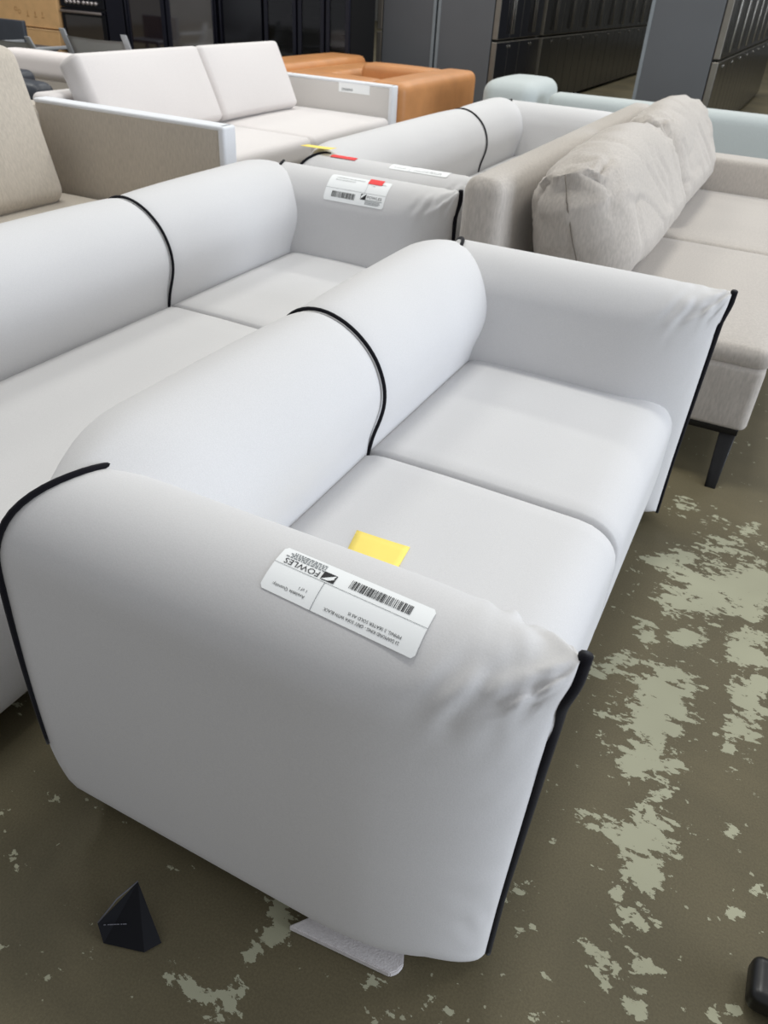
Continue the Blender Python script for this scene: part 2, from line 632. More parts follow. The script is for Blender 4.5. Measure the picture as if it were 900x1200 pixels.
def arm_mesh(x0, yc, seed, inner):
    bm = bmesh.new()
    ds = [0.0, 0.003, 0.007, 0.012] + [0.018 + 0.0062 * i for i in range(25)] + [0.18, 0.20, 0.225, 0.255, 0.29, 0.33, 0.38, 0.44, 0.51, 0.59,
                                                                                0.66, 0.73, 0.79, 0.835, 0.86]
    rows = []
    for d in ds:
        h, zt = arm_half(d), arm_top(d)
        zb = ARM_LOW + 0.012 * exp(-d / 0.05)
        row = []
        for k in range(NSEC):
            y, z = section(h, zt, zb, k)
            y *= 1 + 0.10 * max(0, sin(pi * z / 0.7)) * min(1, d / 0.2)
            s = d / 0.86
            x = arm_front(z) * (1 - s) + (arm_rear(z) + rear_pull(k)) * s
            y *= inner
            p = Vector((x0 + x, yc + y, z))
            v = arm_fold(d, y, z, seed)
            zc = max(zb + 0.08, min(zt - 0.11, z))
            nrm = Vector((0.35, y, z - zc))
            if abs(y) + abs(z - zc) > 1e-6:
                nrm = Vector((0.0, y, z - zc)).normalized()
            row.append(bm.verts.new(p + nrm * v * min(1, h / 0.02)))
        rows.append(row)
    # rounded rear end
    for th in (0.45, 0.9, 1.35):
        ins, off = 0.022 * (1 - cos(th)), 0.012 * sin(th)
        row = []
        for k in range(NSEC):
            y, z = section(ARM_H, ARM_TOP, ARM_LOW, k)
            y *= 1 + 0.10 * max(0, sin(pi * z / 0.7))
            fy, zm = 1 - ins / ARM_H, 0.40
            row.append(bm.verts.new((x0 + arm_rear(z) + rear_pull(k) - off, yc + y * fy * inner, zm + (z - zm) * (1 - ins / 0.38))))
        rows.append(row)
    quad_strip(bm, rows, closed_u=True)
    bm.faces.new(rows[0])
    bm.faces.new(rows[-1][::-1])
    bmesh.ops.recalc_face_normals(bm, faces=bm.faces[:])
    return bm


def arm_seam_piping(x0, yc, seed):
    bm = bmesh.new()
    pts = []
    for i in range(61):
        z = 0.03 + (0.758 - 0.03) * i / 60
        q = max(0, z - 0.45) / 0.3
        pts.append((x0 + arm_front(z) + 0.004, yc + 0.0065 * q * sin(z * 42 + seed), z))
    tube(bm, pts, lambda t: 0.0050 + 0.0042 * min(1, max(0, t - 0.3) * 1.8), n=8)
    return bm


def arm_rear_piping(x0, yc, inner):
    """over the rear end of the arm: up the outer side, over the top, ending on the inner side (inner = +1 / -1)"""
    bm = bmesh.new()
    pts = []
    for k in range(5, 26 + 18):
        y, z = section(ARM_H + 0.002, ARM_TOP + 0.002, ARM_LOW, k)
        y *= 1 + 0.10 * max(0, sin(pi * z / 0.7))
        pull = rear_pull(k)
        pts.append((x0 + arm_rear(z) - 0.001 + pull, yc + y * inner, z))
    tube(bm, pts, lambda t: 0.0030 + 0.0028 * min(1, t * 2.2), n=8)
    return bm


BACK = [(-0.66, 0.06), (-0.66, 0.30), (-0.652, 0.42), (-0.640, 0.48), (-0.621, 0.54), (-0.613, 0.585), (-0.617, 0.63), (-0.634, 0.675),
        (-0.660, 0.712), (-0.697, 0.744), (-0.742, 0.767), (-0.792, 0.777), (-0.842, 0.769), (-0.882, 0.743), (-0.911, 0.700),
        (-0.925, 0.64), (-0.928, 0.55), (-0.925, 0.40), (-0.918, 0.2), (-0.905, 0.06), (-0.80, 0.05)]


def back_mesh(x0, ya, yb, pinch_a, pinch_b):
    """one bolster of the backrest between ya and yb; it draws in a little towards a piped joint"""
    bm = bmesh.new()
    rows = []
    n = 30
    for i in range(n + 1):
        f = 0.5 - 0.5 * cos(pi * i / n)
        y = ya + (yb - ya) * f
        sc = fwd = low = 0.0
        for on, dist in ((pinch_a, y - ya), (pinch_b, yb - y)):
            if on:
                sc += 0.010 * exp(-dist / 0.012) + 0.010 * exp(-dist / 0.16)
        for on, dist in ((not pinch_a, y - ya), (not pinch_b, yb - y)):
            if on:
                e = min(1, dist / 0.28)
                fwd += (1 - e) ** 1.5
                low += (1 - e) ** 2.2
        row = []
        for (x, z) in BACK:
            c = Vector((-0.76, 0.50))
            v = Vector((x, z)) - c
            l = v.length
            w = max(0, min(1, (z - 0.35) / 0.2))
            v = v * (1 - sc * w / max(l, 0.05)) 
            row.append(bm.verts.new((x0 + c.x + v.x + 0.105 * fwd * max(0, min(1, (-0.74 - x) / 0.15)), y,
                                     c.y + v.y - 0.08 * low * max(0, min(1, v.y / 0.27)))))
        rows.append(row)
    quad_strip(bm, rows, closed_u=True)
    bm.faces.new(rows[0])
    bm.faces.new(rows[-1][::-1])
    bmesh.ops.recalc_face_normals(bm, faces=bm.faces[:])
    return bm


def smooth_path(pts, n=5):
    out = []
    P = [Vector(p) for p in pts]
    for i in range(len(P) - 1):
        p0, p1, p2, p3 = P[max(i - 1, 0)], P[i], P[i + 1], P[min(i + 2, len(P) - 1)]
        for k in range(n):
            t = k / n
            out.append(0.5 * ((2 * p1) + (p2 - p0) * t + (2 * p0 - 5 * p1 + 4 * p2 - p3) * t * t + (3 * p1 - p0 - 3 * p2 + p3) * t ** 3))
    out.append(P[-1])
    return out


_b = smooth_path([(x, z, 0) for x, z in BACK[2:-2]], 3)
BACK = BACK[:2] + [(p.x, p.y) for p in _b] + BACK[-2:]


def back_piping(x0, y):
    bm = bmesh.new()
    pts = [(x0 - 0.76 + (x + 0.76) * 0.966, y, 0.50 + (z - 0.50) * 0.966) for (x, z) in BACK[2:-4]]
    tube(bm, pts, 0.0046, n=8)
    return bm


def seat_mesh(x0, ya, yb):
    def dip(p, u, nrm):
        # seat falls slightly to the front and tucks in at the floor
        q = Vector((0, 0, 0))
        if p.z > 0.2:
            q.z -= 0.007 * max(0, (u[0] + 0.2))
        else:
            q.x -= 0.012 * (1 - p.z / 0.2) * (1 if u[0] > 0 else 0)
        return q
    return soft_box(x0 - 0.70, x0 - 0.022, ya, yb, 0.045, 0.448, r=(0.10, 0.016, 0.085), n=(18, 16, 8), crown=(0, 0, 0.006), disp=dip)


def pillow_sofa(label, group, x0, seams, splits):
    """seams: y of the front seams of the near and the far arm; splits: y of the joints between seats"""
    y0, y1 = seams
    root = thing('grey_sofa', label, 'sofa', (x0 - 0.45, (y0 + y1) / 2, 0), group)
    for yc, inner, seed in ((y0, 1, 0.7), (y1, -1, 3.1)):
        a = part('armrest', arm_mesh(x0, yc, seed, inner), M['pale'], root)
        part('front_piping', arm_seam_piping(x0, yc, seed), M['piping'], a, label='black piping down the pinched front seam')
        part('rear_piping', arm_rear_piping(x0, yc, inner), M['piping'], a, label='black piping over the rear end of the arm')
    ys = [y0 - 0.10] + splits + [y1 + 0.10]
    for i in range(len(ys) - 1):
        part('backrest_bolster', back_mesh(x0, ys[i], ys[i + 1], i > 0, i < len(ys) - 2), M['pale'], root)
    for s in splits:
        part('back_piping', back_piping(x0, s), M['piping'], root, label='black piping round the joint of the backrest')
    ys = [y0 + 0.06] + splits + [y1 - 0.06]
    for i in range(len(ys) - 1):
        part('seat', seat_mesh(x0, ys[i] + 0.0005, ys[i + 1] - 0.0005), M['pale'], root)
    for fx in (-0.80, -0.12):
        for fy in (y0 + 0.10, y1 - 0.10):
            part('foot', cyl_bm(bmesh.new(), (x0 + fx, fy, 0.0), (x0 + fx, fy, 0.06), 0.022, 0.026), M['blackwood'], root, label='short black foot under the sofa')
    return root


def arm_patch(x0, yc, side):
    """surface of an arm round its top: x along, a = arc length from the ridge, positive to the side (-1: -Y face)"""
    def f(x, a, lift):
        R = 0.118
        zt = ARM_TOP
        bul = lambda z: 1 + 0.10 * max(0, sin(pi * z / 0.7))
        if abs(a) < R * pi / 2:
            al = a / R
            y, z = R * sin(al), zt - R + R * cos(al)
            nrm = Vector((0, side * sin(al), cos(al)))
            if z < 0.7:
                y *= bul(z)
        else:
            z = zt - R - (abs(a) - R * pi / 2)
            y = R * bul(z) * (1 if a > 0 else -1)
            nrm = Vector((0, side * (1 if a > 0 else -1), 0))
        return Vector((x, yc + side * y, z)) + nrm * lift
    return f


def auction_label(root, arm, surf, xa, xb, a0, a1, read, up, skew=0.0):
    """paper label stuck on an arm. xa..xb along the arm, a0..a1 across. read=-1: text runs to -X; up=+1: top of text at larger a"""
    W, H = xb - xa, a1 - a0

    def mapper(lift):
        def f(s, t):
            x = (xb - s) if read < 0 else (xa + s)
            a = (a0 + t) if up > 0 else (a1 - t)
            return surf(x, a + skew * (x - xa) / W, lift)
        return f
    bm = bmesh.new()
    f = mapper(0.0012)
    r = 0.004
    n = 14
    rows = []
    for j in range(n + 1):
        t = H * j / n
        cut = r * (1 - sqrt(max(0, 1 - max(0, 1 - min(t, H - t) / r) ** 2)))
        rows.append([bm.verts.new(f(cut + (W - 2 * cut) * i / 6, t)) for i in range(7)])
    quad_strip(bm, rows)
    bmesh.ops.recalc_face_normals(bm, faces=bm.faces[:])
    lab = part('auction_label', bm, M['paper'], root, label='white printed paper label stuck on the arm')
    k = W / 0.21
    kv = H / 0.085
    f = mapper(0.0020)
    bm = bmesh.new()                                     # lettering and rules
    put_text(bm, '23 DIAMOND KING - GREY SOFA WITH BLACK', 0.022 * k, 0.0715 * kv, 0.0055 * k, f, 0.100 * k)
    put_text(bm, 'PIPING, 2 SEATER SOLD AS IS', 0.022 * k, 0.0625 * kv, 0.0055 * k, f, 0.070 * k)
    put_text(bm, 'Available Quantity:', 0.150 * k, 0.0690 * kv, 0.0055 * k, f, 0.046 * k)
    put_text(bm, '1 of 1', 0.150 * k, 0.0590 * kv, 0.0055 * k, f)
    put_text(bm, 'FOWLES', 0.1485 * k, 0.0215 * kv, 0.0120 * k, f, 0.051 * k)
    part('lettering', bm, M['ink'], lab, smooth=False)
    bm = bmesh.new()
    put_rect(bm, 0, W, 0.0352 * kv, 0.0359 * kv, f)
    put_rect(bm, 0.1366 * k, 0.1373 * k, 0.0359 * kv, H, f, 1, 12)
    rnd = random.Random(5)
    for line in range(4):                                # illegibly small print under the name
        t = (0.0165 - 0.0036 * line) * kv
        s = 0.146 * k
        while s < (0.198 - 0.006 * (line % 2)) * k:
            w = rnd.uniform(0.0015, 0.005) * k
            put_rect(bm, s, s + w, t, t + 0.0019 * kv, f)
            s += w + 0.0012 * k
    part('small_print', bm, M['inkgrey'], lab, smooth=False)
    bm = bmesh.new()
    s = 0.026 * k
    while s < 0.108 * k:
        w = rnd.choice((0.0006, 0.0006, 0.0011, 0.0017)) * k
        put_rect(bm, s, s + w, 0.0110 * kv, 0.0275 * kv, f, 1, 3)
        s += w + rnd.choice((0.0006, 0.0006, 0.0010, 0.0015)) * k
    part('barcode', bm, M['ink'], lab, smooth=False)
    bm = bmesh.new()                                     # emblem: dark square crossed by two pale leaf strokes
    put_rect(bm, 0.127 * k, 0.1455 * k, 0.0165 * kv, 0.0325 * kv, f, 2, 4)
    em = part('emblem', bm, M['ink'], lab, smooth=False)
    f2 = mapper(0.0026)
    bm = bmesh.new()
    for (q0, q1, bulge, wd) in (((0.128, 0.0172), (0.1448, 0.0318), 0.0035, 0.0030), ((0.1275, 0.0250), (0.1375, 0.0322), -0.0012, 0.0016)):
        vs = []
        for sg in (1, -1):
            for i in range(9):
                u = i / 8
                j = u if sg > 0 else 1 - u
                cx = q0[0] + (q1[0] - q0[0]) * j
                cy = q0[1] + (q1[1] - q0[1]) * j
                b = bulge * sin(pi * j) + sg * wd * sin(pi * j)
                vs.append(((cx - b * 0.65) * k, (cy + b * 0.75) * kv))
        put_flat(bm, vs, [tuple(range(len(vs)))], f2)
    part('emblem_stroke', bm, M['paper'], lab, smooth=False)
    return lab


def red_dot(root, surf, x, a, w=0.05, h=0.022):
    bm = bmesh.new()
    put_rect(bm, x - w / 2, x + w / 2, a - h / 2, a + h / 2, lambda s, t: surf(s, t, 0.0030), 3, 4)
    bmesh.ops.recalc_face_normals(bm, faces=bm.faces[:])
    return part('red_sticker', bm, M['red'], root, label='small red sticker on the arm')


GS = 'pale grey sofas with black piping'
sofa_a = pillow_sofa('nearest pale grey sofa, barcode label on its near arm and yellow note on its seat', GS, 0.0, (0.0, 1.54), [0.765])
auction_label(sofa_a, None, arm_patch(0.0, 0.0, -1), -0.390, -0.160, -0.004, 0.068, -1, 1, 0.013)

BX = -1.03
sofa_b = pillow_sofa('middle pale grey sofa, cut by the left edge, label inside its far arm', GS, BX, (-0.34, 2.135), [1.262])
sb = arm_patch(BX, 2.135, -1)
auction_label(sofa_b, None, sb, -1.53, -1.27, 0.036, 0.150, 1, -1)
red_dot(sofa_b, sb, -1.335, 0.045, 0.06, 0.03)

EX = -1.0
sofa_e = pillow_sofa('farthest pale grey sofa, its near arm carrying a red sticker, label and yellow note', GS, EX, (2.402, 4.86), [4.085])
se = arm_patch(EX, 2.402, -1)
auction_label(sofa_e, None, se, -1.42, -1.16, -0.045, 0.045, -1, 1)
red_dot(sofa_e, se, -1.645, 0.015, 0.12, 0.03)


# ------------------------------------------------------------ sticky notes
def sticky_note(label, corners, curl=0.006, group='yellow sticky notes'):
    """thin square of paper; corners given round the outline"""
    a, b, c, d = [Vector(q) for q in corners]
    bm = bmesh.new()
    n = 8
    rows = []
    for j in range(n + 1):
        row = []
        for i in range(n + 1):
            u, v = i / n, j / n
            p = a * (1 - u) * (1 - v) + b * (1 - u) * v + c * u * v + d * u * (1 - v)
            p.z += curl * u * u
            row.append(bm.verts.new(p))
        rows.append(row)
    quad_strip(bm, rows)
    bmesh.ops.recalc_face_normals(bm, faces=bm.faces[:])
    bmesh.ops.solidify(bm, geom=bm.faces[:], thickness=0.0008)
    bmesh.ops.recalc_face_normals(bm, faces=bm.faces[:])
    o = part('sticky_note', bm, M['yellow'])
    tag(o, label, 'note', group)
    return o


sticky_note('yellow sticky note lying on the seat of the nearest grey sofa',
            [(-0.478, 0.285, 0.4535), (-0.513, 0.448, 0.4545), (-0.393, 0.452, 0.4520), (-0.375, 0.290, 0.4525)], 0.003)
sticky_note('yellow sticky note on the near arm of the farthest grey sofa',
            [(-1.86, 2.385, 0.774), (-1.87, 2.46, 0.768), (-1.72, 2.455, 0.768), (-1.71, 2.375, 0.774)], 0.004)

# ------------------------------------------------------------ oatmeal sofa with loose cushions (right)
C = thing('linen_sofa', 'oatmeal linen sofa on dark legs at the right, armless near end', 'sofa', (-0.35, 3.3, 0))
CY0, CY1 = 1.95, 4.42
part('base', soft_box(-0.90, 0.185, CY0, CY1 + 0.2, 0.175, 0.405, r=(0.03, 0.03, 0.02), n=(10, 16, 5)), M['linen'], C)
part('base_rail', box(-0.87, 0.165, CY0 + 0.02, CY1 + 0.18, 0.150, 0.178, 0.003), M['blackwood'], C, label='black rail under the base')
part('backrest', soft_box(-0.935, -0.785, CY0, CY1 + 0.2, 0.17, 0.850, r=(0.05, 0.035, 0.06), n=(4, 20, 10), crown=(0.015, 0, 0.0)), M['linen'], C)
for (a, b) in ((CY0, 3.19), (3.19, CY1)):
    part('seat_cushion', soft_box(-0.80, 0.195, a + 0.003, b - 0.003, 0.395, 0.468, r=(0.045, 0.03, 0.035), n=(16, 18, 4), crown=(0, 0, 0.012)), M['linen'], C)
part('armrest', soft_box(-0.90, 0.19, CY1, CY1 + 0.21, 0.17, 0.640, r=(0.04, 0.03, 0.03), n=(14, 4, 8)), M['linen'], C)


def tapered_leg(bm, x, y, z0, z1, w0, w1, d0=None):
    d0 = d0 or w0
    lo = [(x - w0 / 2, y - d0 / 2, z0), (x + w0 / 2, y - d0 / 2, z0), (x + w0 / 2, y + d0 / 2, z0), (x - w0 / 2, y + d0 / 2, z0)]
    k = w1 / w0
    hi = [(x + (p[0] - x) * k, y + (p[1] - y) * k, z1) for p in lo]
    v = [bm.verts.new(p) for p in lo + hi]
    for f in ((3, 2, 1, 0), (4, 5, 6, 7), (0, 1, 5, 4), (1, 2, 6, 5), (2, 3, 7, 6), (3, 0, 4, 7)):
        bm.faces.new([v[i] for i in f])
    bmesh.ops.bevel(bm, geom=bm.edges[:], offset=0.002, segments=1, affect='EDGES')
    return bm


for x, y, s in ((0.135, CY0 + 0.05, -0.14), (-0.82, CY0 + 0.07, -0.10), (0.125, CY1 + 0.12, 0.06), (-0.82, CY1 + 0.12, 0.06)):
    leg_bm = tapered_leg(bmesh.new(), x, y, 0, 0.155, 0.036, 0.055)
    for v in leg_bm.verts:
        v.co.y += s * (1 - v.co.z / 0.155)                # legs splay outward
    part('leg', leg_bm, M['blackwood'], C, label='tapered black wooden leg')
part('support_leg', tapered_leg(bmesh.new(), -0.055, CY0 + 0.06, 0, 0.155, 0.07, 0.08), M['blackwood'], C, label='wide black support leg')


def slouched_cushion(label, y0, y1, w, h, tilt, x, z, seed, ears, sag=0.0):
    """loose filled cushion: plump, seamed round the rim, crumpled at its upper corners"""
    L_ = y1 - y0
    mt = Matrix.Translation((x, (y0 + y1) / 2, z)) @ Matrix.Rotation(radians(tilt), 4, 'Y')

    def disp(p, u, nrm):
        q = Vector((0, 0, 0))
        edge = max(abs(u[1]) ** 3, 0)
        # filling: thinner towards the top edge, bellied low down
        q.x += (-0.16 * p.x) * (u[2] + 0.1)
        q.z -= sag * (u[1] ** 2) * max(0, u[2]) - 0.018 * (1 - u[1] ** 2) * max(0, u[2])
        # wrinkles, running down from the ears
        for (ey, ez) in ears:
            dy, dz = u[1] - ey, u[2] - ez
            d = sqrt((dy * L_ / h) ** 2 + dz ** 2)
            ang = math.atan2(dz, dy * L_ / h)
            nn = noise.noise(Vector((d * 2.1 + seed, ang * 1.2, u[0])))
            q += nrm * 0.012 * exp(-(d / 0.75) ** 2) * sin(ang * 13 + 5 * nn)
            q += nrm * (-0.012) * exp(-(d / 0.30) ** 2) + Vector((0, ey, ez)) * 0.035 * exp(-(d / 0.16) ** 2)
        nv = Vector((p.y * 2.3 + p.z * 1.1 + seed, p.z * 5.0 - p.y * 1.2, p.x * 4))
        q += nrm * 0.011 * noise.noise(nv)
        rid = 1 - abs(noise.noise(Vector((p.y * 4.2 + p.z * 5 + seed * 2, p.z * 3.2 - p.y * 2.0, p.x * 3))))
        q -= nrm * 0.010 * max(0, rid - 0.86) / 0.14
        return q

    bm = soft_box(-w / 2, w / 2, -L_ / 2, L_ / 2, -h / 2, h / 2, r=(w * 0.46, 0.11, 0.12), n=(8, 44, 26), crown=(0.02, 0.03, 0.02), disp=disp, mat=mt)
    root = thing('scatter_cushion', label, 'cushion', (x, (y0 + y1) / 2, 0.47), 'loose back cushions of the oatmeal sofa')
    part('filled_cover', bm, M['linen'], root)
    pts = []
    for i in range(33):                                  # stitched seam down the near end
        v = 1 - 2 * i / 32
        xx, yy, zz = 0.0, -L_ / 2, v * (h / 2 - 0.03)
        c = max(0, abs(v) - 0.45) / 0.55
        pts.append((xx, yy, zz, c))
    seam = bmesh.new()
    P = []
    for xx, yy, zz, c in pts:
        u = (0, -1, zz / (h / 2))
        yy2 = -L_ / 2 - 0.03 * max(0, 1 - u[2] ** 2) ** 0.8 + 0.11 * (1 - sqrt(max(0, 1 - (max(0, abs(zz) - (h / 2 - 0.12)) / 0.12) ** 2)))
        q = Vector((0, yy2, zz))
        q = q + disp(q, (0, yy2 / (L_ / 2), u[2]), Vector((0, -1, 0)))
        P.append(mt @ (q + Vector((0, -0.006, 0))))
    tube(seam, P, 0.0030, n=6)
    part('seam', seam, M['seamthread'], root, label='stitched seam down the end of the cushion')
    return root


slouched_cushion('plump slouched linen cushion, nearer of the pair, crumpled upper corner', 2.06, 3.24, 0.35, 0.46, -20, -0.545, 0.700, 1.3, ((-0.93, 0.93), (0.9, 0.95)), 0.045)
slouched_cushion('plump linen cushion farther along the oatmeal sofa, behind the crumpled one', 3.29, 4.38, 0.33, 0.46, -18, -0.550, 0.705, 7.7, ((-0.9, 0.95), (0.95, 0.93)), 0.02)

# ------------------------------------------------------------ taupe sofa (left edge)
D = thing('taupe_sofa', 'taupe linen sofa at the left edge with a tall square arm', 'sofa', (-2.7, 1.3, 0))
part('base', soft_box(-3.25, -2.17, -0.1, 2.24, 0.10, 0.30, r=(0.03, 0.03, 0.02), n=(8, 12, 4)), M['taupe'], D)
for (a, b) in ((-0.1, 1.07), (1.07, 2.22)):
    part('seat_cushion', soft_box(-3.2, -2.15, a + 0.004, b - 0.004, 0.29, 0.43, r=(0.05, 0.04, 0.05), n=(12, 12, 4), crown=(0, 0, 0.015)), M['taupe'], D)
part('backrest', soft_box(-3.45, -3.22, -0.1, 2.36, 0.10, 0.80, r=(0.04, 0.04, 0.04), n=(5, 14, 8)), M['taupe'], D)
a = part('armrest', soft_box(-3.24, -2.165, 2.22, 2.30, 0.10, 0.820, r=(0.012, 0.012, 0.012), n=(14, 3, 10)), M['taupe'], D)
part('lit_arm_top', soft_box(-3.24, -2.14, 2.217, 2.303, 0.812, 0.832, r=(0.01, 0.01, 0.008), n=(14, 3, 2)), M['armlit'], a, label='lamp light on the top of the arm, as a pale strip')  # pale layer paints the lit top of the taupe arm
part('lit_arm_front', soft_box(-2.172, -2.135, 2.216, 2.304, 0.10, 0.832, r=(0.012, 0.012, 0.012), n=(2, 3, 8)), M['armlit'], a, label='daylight on the front of the arm, as a pale strip')
for x in (-3.35, -2.24):
    for y in (0.0, 2.28):
        part('leg', cyl_bm(bmesh.new(), (x, y, 0), (x, y, 0.11), 0.018, 0.024), M['blackwood'], D, label='short black leg')
for (a, b, lab) in ((-0.08, 1.06, 'taupe back cushion nearer the camera, out past the left edge'), (1.07, 2.07, 'large taupe back cushion leaning beside the tall arm at the left edge')):
    mt = Matrix.Translation((-3.11, (a + b) / 2, 0.735)) @ Matrix.Rotation(radians(-15), 4, 'Y')
    L_ = b - a
    o = part('back_cushion', soft_box(-0.10, 0.10, -L_ / 2, L_ / 2, -0.33, 0.33, r=(0.085, 0.07, 0.07), n=(5, 14, 12), crown=(0.03, 0, 0), mat=mt), M['taupe'])
    tag(o, lab, 'cushion', 'back cushions of the taupe sofa')

# ------------------------------------------------------------ white sofa with thin arms
W = thing('white_sofa', 'white two seat sofa with thin lit edged arms and a small label on one', 'sofa', (-3.5, 4.35, 0))
part('base', soft_box(-4.05, -2.97, 3.04, 5.56, 0.10, 0.30, r=(0.03, 0.03, 0.02), n=(8, 12, 4)), M['whitegrey'], W)
for (a, b) in ((3.10, 4.29), (4.29, 5.48)):
    part('seat_cushion', soft_box(-4.0, -2.95, a + 0.004, b - 0.004, 0.29, 0.45, r=(0.05, 0.04, 0.05), n=(12, 12, 4), crown=(0, 0, 0.015)), M['white'], W)
part('backrest', soft_box(-4.20, -4.02, 3.04, 5.56, 0.10, 0.70, r=(0.04, 0.04, 0.04), n=(5, 14, 8)), M['white'], W)
for y in (3.00, 5.49):
    a = part('armrest', soft_box(-4.12, -2.975, y, y + 0.085, 0.10, 0.662, r=(0.012, 0.012, 0.012), n=(14, 3, 8)), M['whitegrey'], W)
    part('lit_arm_top', soft_box(-4.12, -2.95, y - 0.003, y + 0.088, 0.655, 0.676, r=(0.01, 0.01, 0.008), n=(14, 3, 2)), M['armlit'], a, label='lamp light on the top of the arm, as a pale strip')  # pale layer paints the lit top of the stone grey arm
    part('lit_arm_front', soft_box(-2.985, -2.945, y - 0.004, y + 0.089, 0.10, 0.676, r=(0.012, 0.012, 0.012), n=(2, 3, 8)), M['armlit'], a, label='daylight on the front of the arm, as a pale strip')
for x in (-4.1, -3.05):
    for y in (3.1, 5.5):
        part('leg', cyl_bm(bmesh.new(), (x, y, 0), (x, y, 0.11), 0.018, 0.024), M['blackwood'], W, label='short black leg')
bm = bmesh.new()
f = lambda s, t: Vector((-3.44 + s, 5.4885, 0.592 + t))
put_rect(bm, 0, 0.285, 0, 0.078, f)
lab = part('paper_label', bm, M['paper'], W, smooth=False, label='white paper label on the inside of the arm')
bm = bmesh.new()
f2 = lambda s, t: Vector((-3.44 + s, 5.4875, 0.592 + t))
s = 0.03
while s < 0.13:
    put_rect(bm, s, s + 0.003, 0.012, 0.03, f2)
    s += 0.006
part('barcode', bm, M['inkgrey'], lab, smooth=False)
for (a, b, lab) in ((3.13, 4.27, 'white back cushion nearer the camera on the white sofa'), (4.285, 5.26, 'white back cushion farther from the camera on the white sofa')):
    mt = Matrix.Translation((-3.855, (a + b) / 2, 0.675)) @ Matrix.Rotation(radians(-25), 4, 'Y')
    L_ = b - a
    o = part('back_cushion', soft_box(-0.09, 0.09, -L_ / 2, L_ / 2, -0.245, 0.245, r=(0.06, 0.035, 0.035), n=(5, 14, 12), crown=(0.03, 0, 0), mat=mt), M['white'])
    tag(o, lab, 'cushion', 'back cushions of the white sofa')

# ------------------------------------------------------------ rose white sofa, dark leather chair and sling chairs (far left)
V = thing('rose_white_sofa', 'rose white low sofa seen end on behind the white sofa', 'sofa', (-6.1, 5.4, 0))
part('base', soft_box(-6.75, -5.62, 5.02, 6.0, 0.08, 0.46, r=(0.04, 0.04, 0.03), n=(10, 10, 6)), M['sand'], V)
part('cushion_roll', soft_box(-6.77, -5.60, 5.0, 5.24, 0.45, 0.655, r=(0.06, 0.06, 0.06), n=(12, 4, 4), crown=(0, 0, 0.01)), M['rose'], V)
part('seat_cushion', soft_box(-6.70, -5.62, 5.24, 6.0, 0.45, 0.54, r=(0.04, 0.04, 0.04), n=(10, 10, 3)), M['rose'], V)
for x in (-6.68, -5.70):
    for y in (5.1, 5.9):
        part('leg', cyl_bm(bmesh.new(), (x, y, 0), (x, y, 0.09), 0.018), M['blackwood'], V)
K = thing('leather_armchair', 'charcoal leather chair arm peeping out between the taupe and white sofas', 'chair', (-5.2, 3.9, 0))
part('armrest', soft_box(-5.75, -4.97, 3.78, 3.98, 0.12, 0.615, r=(0.07, 0.07, 0.07), n=(10, 4, 8), crown=(0, 0.01, 0.01)), M['charcoal'], K)
part('seat', soft_box(-5.75, -4.90, 3.98, 4.5, 0.12, 0.42, r=(0.06, 0.04, 0.06), n=(8, 8, 5)), M['charcoal'], K)
part('backrest', soft_box(-5.95, -5.73, 3.80, 4.5, 0.12, 0.60, r=(0.06, 0.06, 0.06), n=(5, 8, 8)), M['charcoal'], K)
for x in (-5.85, -4.95):
    for y in (3.86, 4.42):
        part('leg', cyl_bm(bmesh.new(), (x, y, 0), (x, y, 0.13), 0.018), M['blackwood'], K)


def sling_chair(label, x0, x1, y, h, frame, sling):
    root = thing('sling_chair', label, 'chair', ((x0 + x1) / 2, y, 0), 'grey sling chairs')
    lean = 0.16
    for x in (x0, x1):
        post = bmesh.new()
        box_bm(post, x - 0.035, x + 0.035, -0.012, 0.012, 0, h - 0.38, 0.006)
        for v in post.verts:
            t = v.co.z / (h - 0.38)
            v.co = Vector((v.co.x, y + lean * (1 - t) + v.co.y, v.co.z + 0.38))
        part('post', post, frame, root)
        for yy in (y + 0.55, y + 0.12):
            part('leg', box(x - 0.02, x + 0.02, yy - 0.02, yy + 0.02, 0, 0.40, 0.004), frame, root)
        part('arm_rail', box(x - 0.025, x + 0.025, y + 0.08, y + 0.62, 0.52, 0.55, 0.006), frame, root)
    bm = bmesh.new()
    rows = []
    for j in range(9):
        t = j / 8
        z = 0.42 + (h - 0.06 - 0.42) * t
        yy = y + lean * (1 - (z - 0.38) / (h - 0.38))
        rows.append([bm.verts.new((x0 + 0.03 + (x1 - x0 - 0.06) * i / 10, yy + 0.02 * sin(pi * i / 10), z - 0.012 * sin(pi * i / 10) * t)) for i in range(11)])
    quad_strip(bm, rows)
    bmesh.ops.solidify(bm, geom=bm.faces[:], thickness=0.006)
    part('sling_back', bm, sling, root)
    part('seat', box(x0 + 0.03, x1 - 0.03, y + 0.14, y + 0.60, 0.385, 0.41, 0.01), sling, root)
    return root


sling_chair('grey sling chair with two posts, in front of the black cooker', -7.06, -6.24, 6.1, 0.765, M['chairframe'], M['sling'])
sling_chair('grey sling chair at the left edge in front of the cardboard boxes', -8.35, -7.58, 6.1, 0.655, M['chairframe'], M['sling'])
Q = thing('slate_chair', 'slate coloured chair back at the far left edge, before the cardboard boxes', 'chair', (-8.5, 6.75, 0))
part('backrest', soft_box(-8.95, -8.33, 6.74, 6.79, 0.45, 0.735, r=(0.012, 0.012, 0.012), n=(6, 3, 6)), M['darkframe'], Q)
part('seat', box(-8.95, -8.33, 6.80, 7.22, 0.42, 0.46, 0.01), M['darkframe'], Q)
for x in (-8.92, -8.36):
    for y in (6.77, 7.18):
        part('leg', box(x - 0.02, x + 0.02, y - 0.02, y + 0.02, 0, 0.44, 0.003), M['darkframe'], Q)

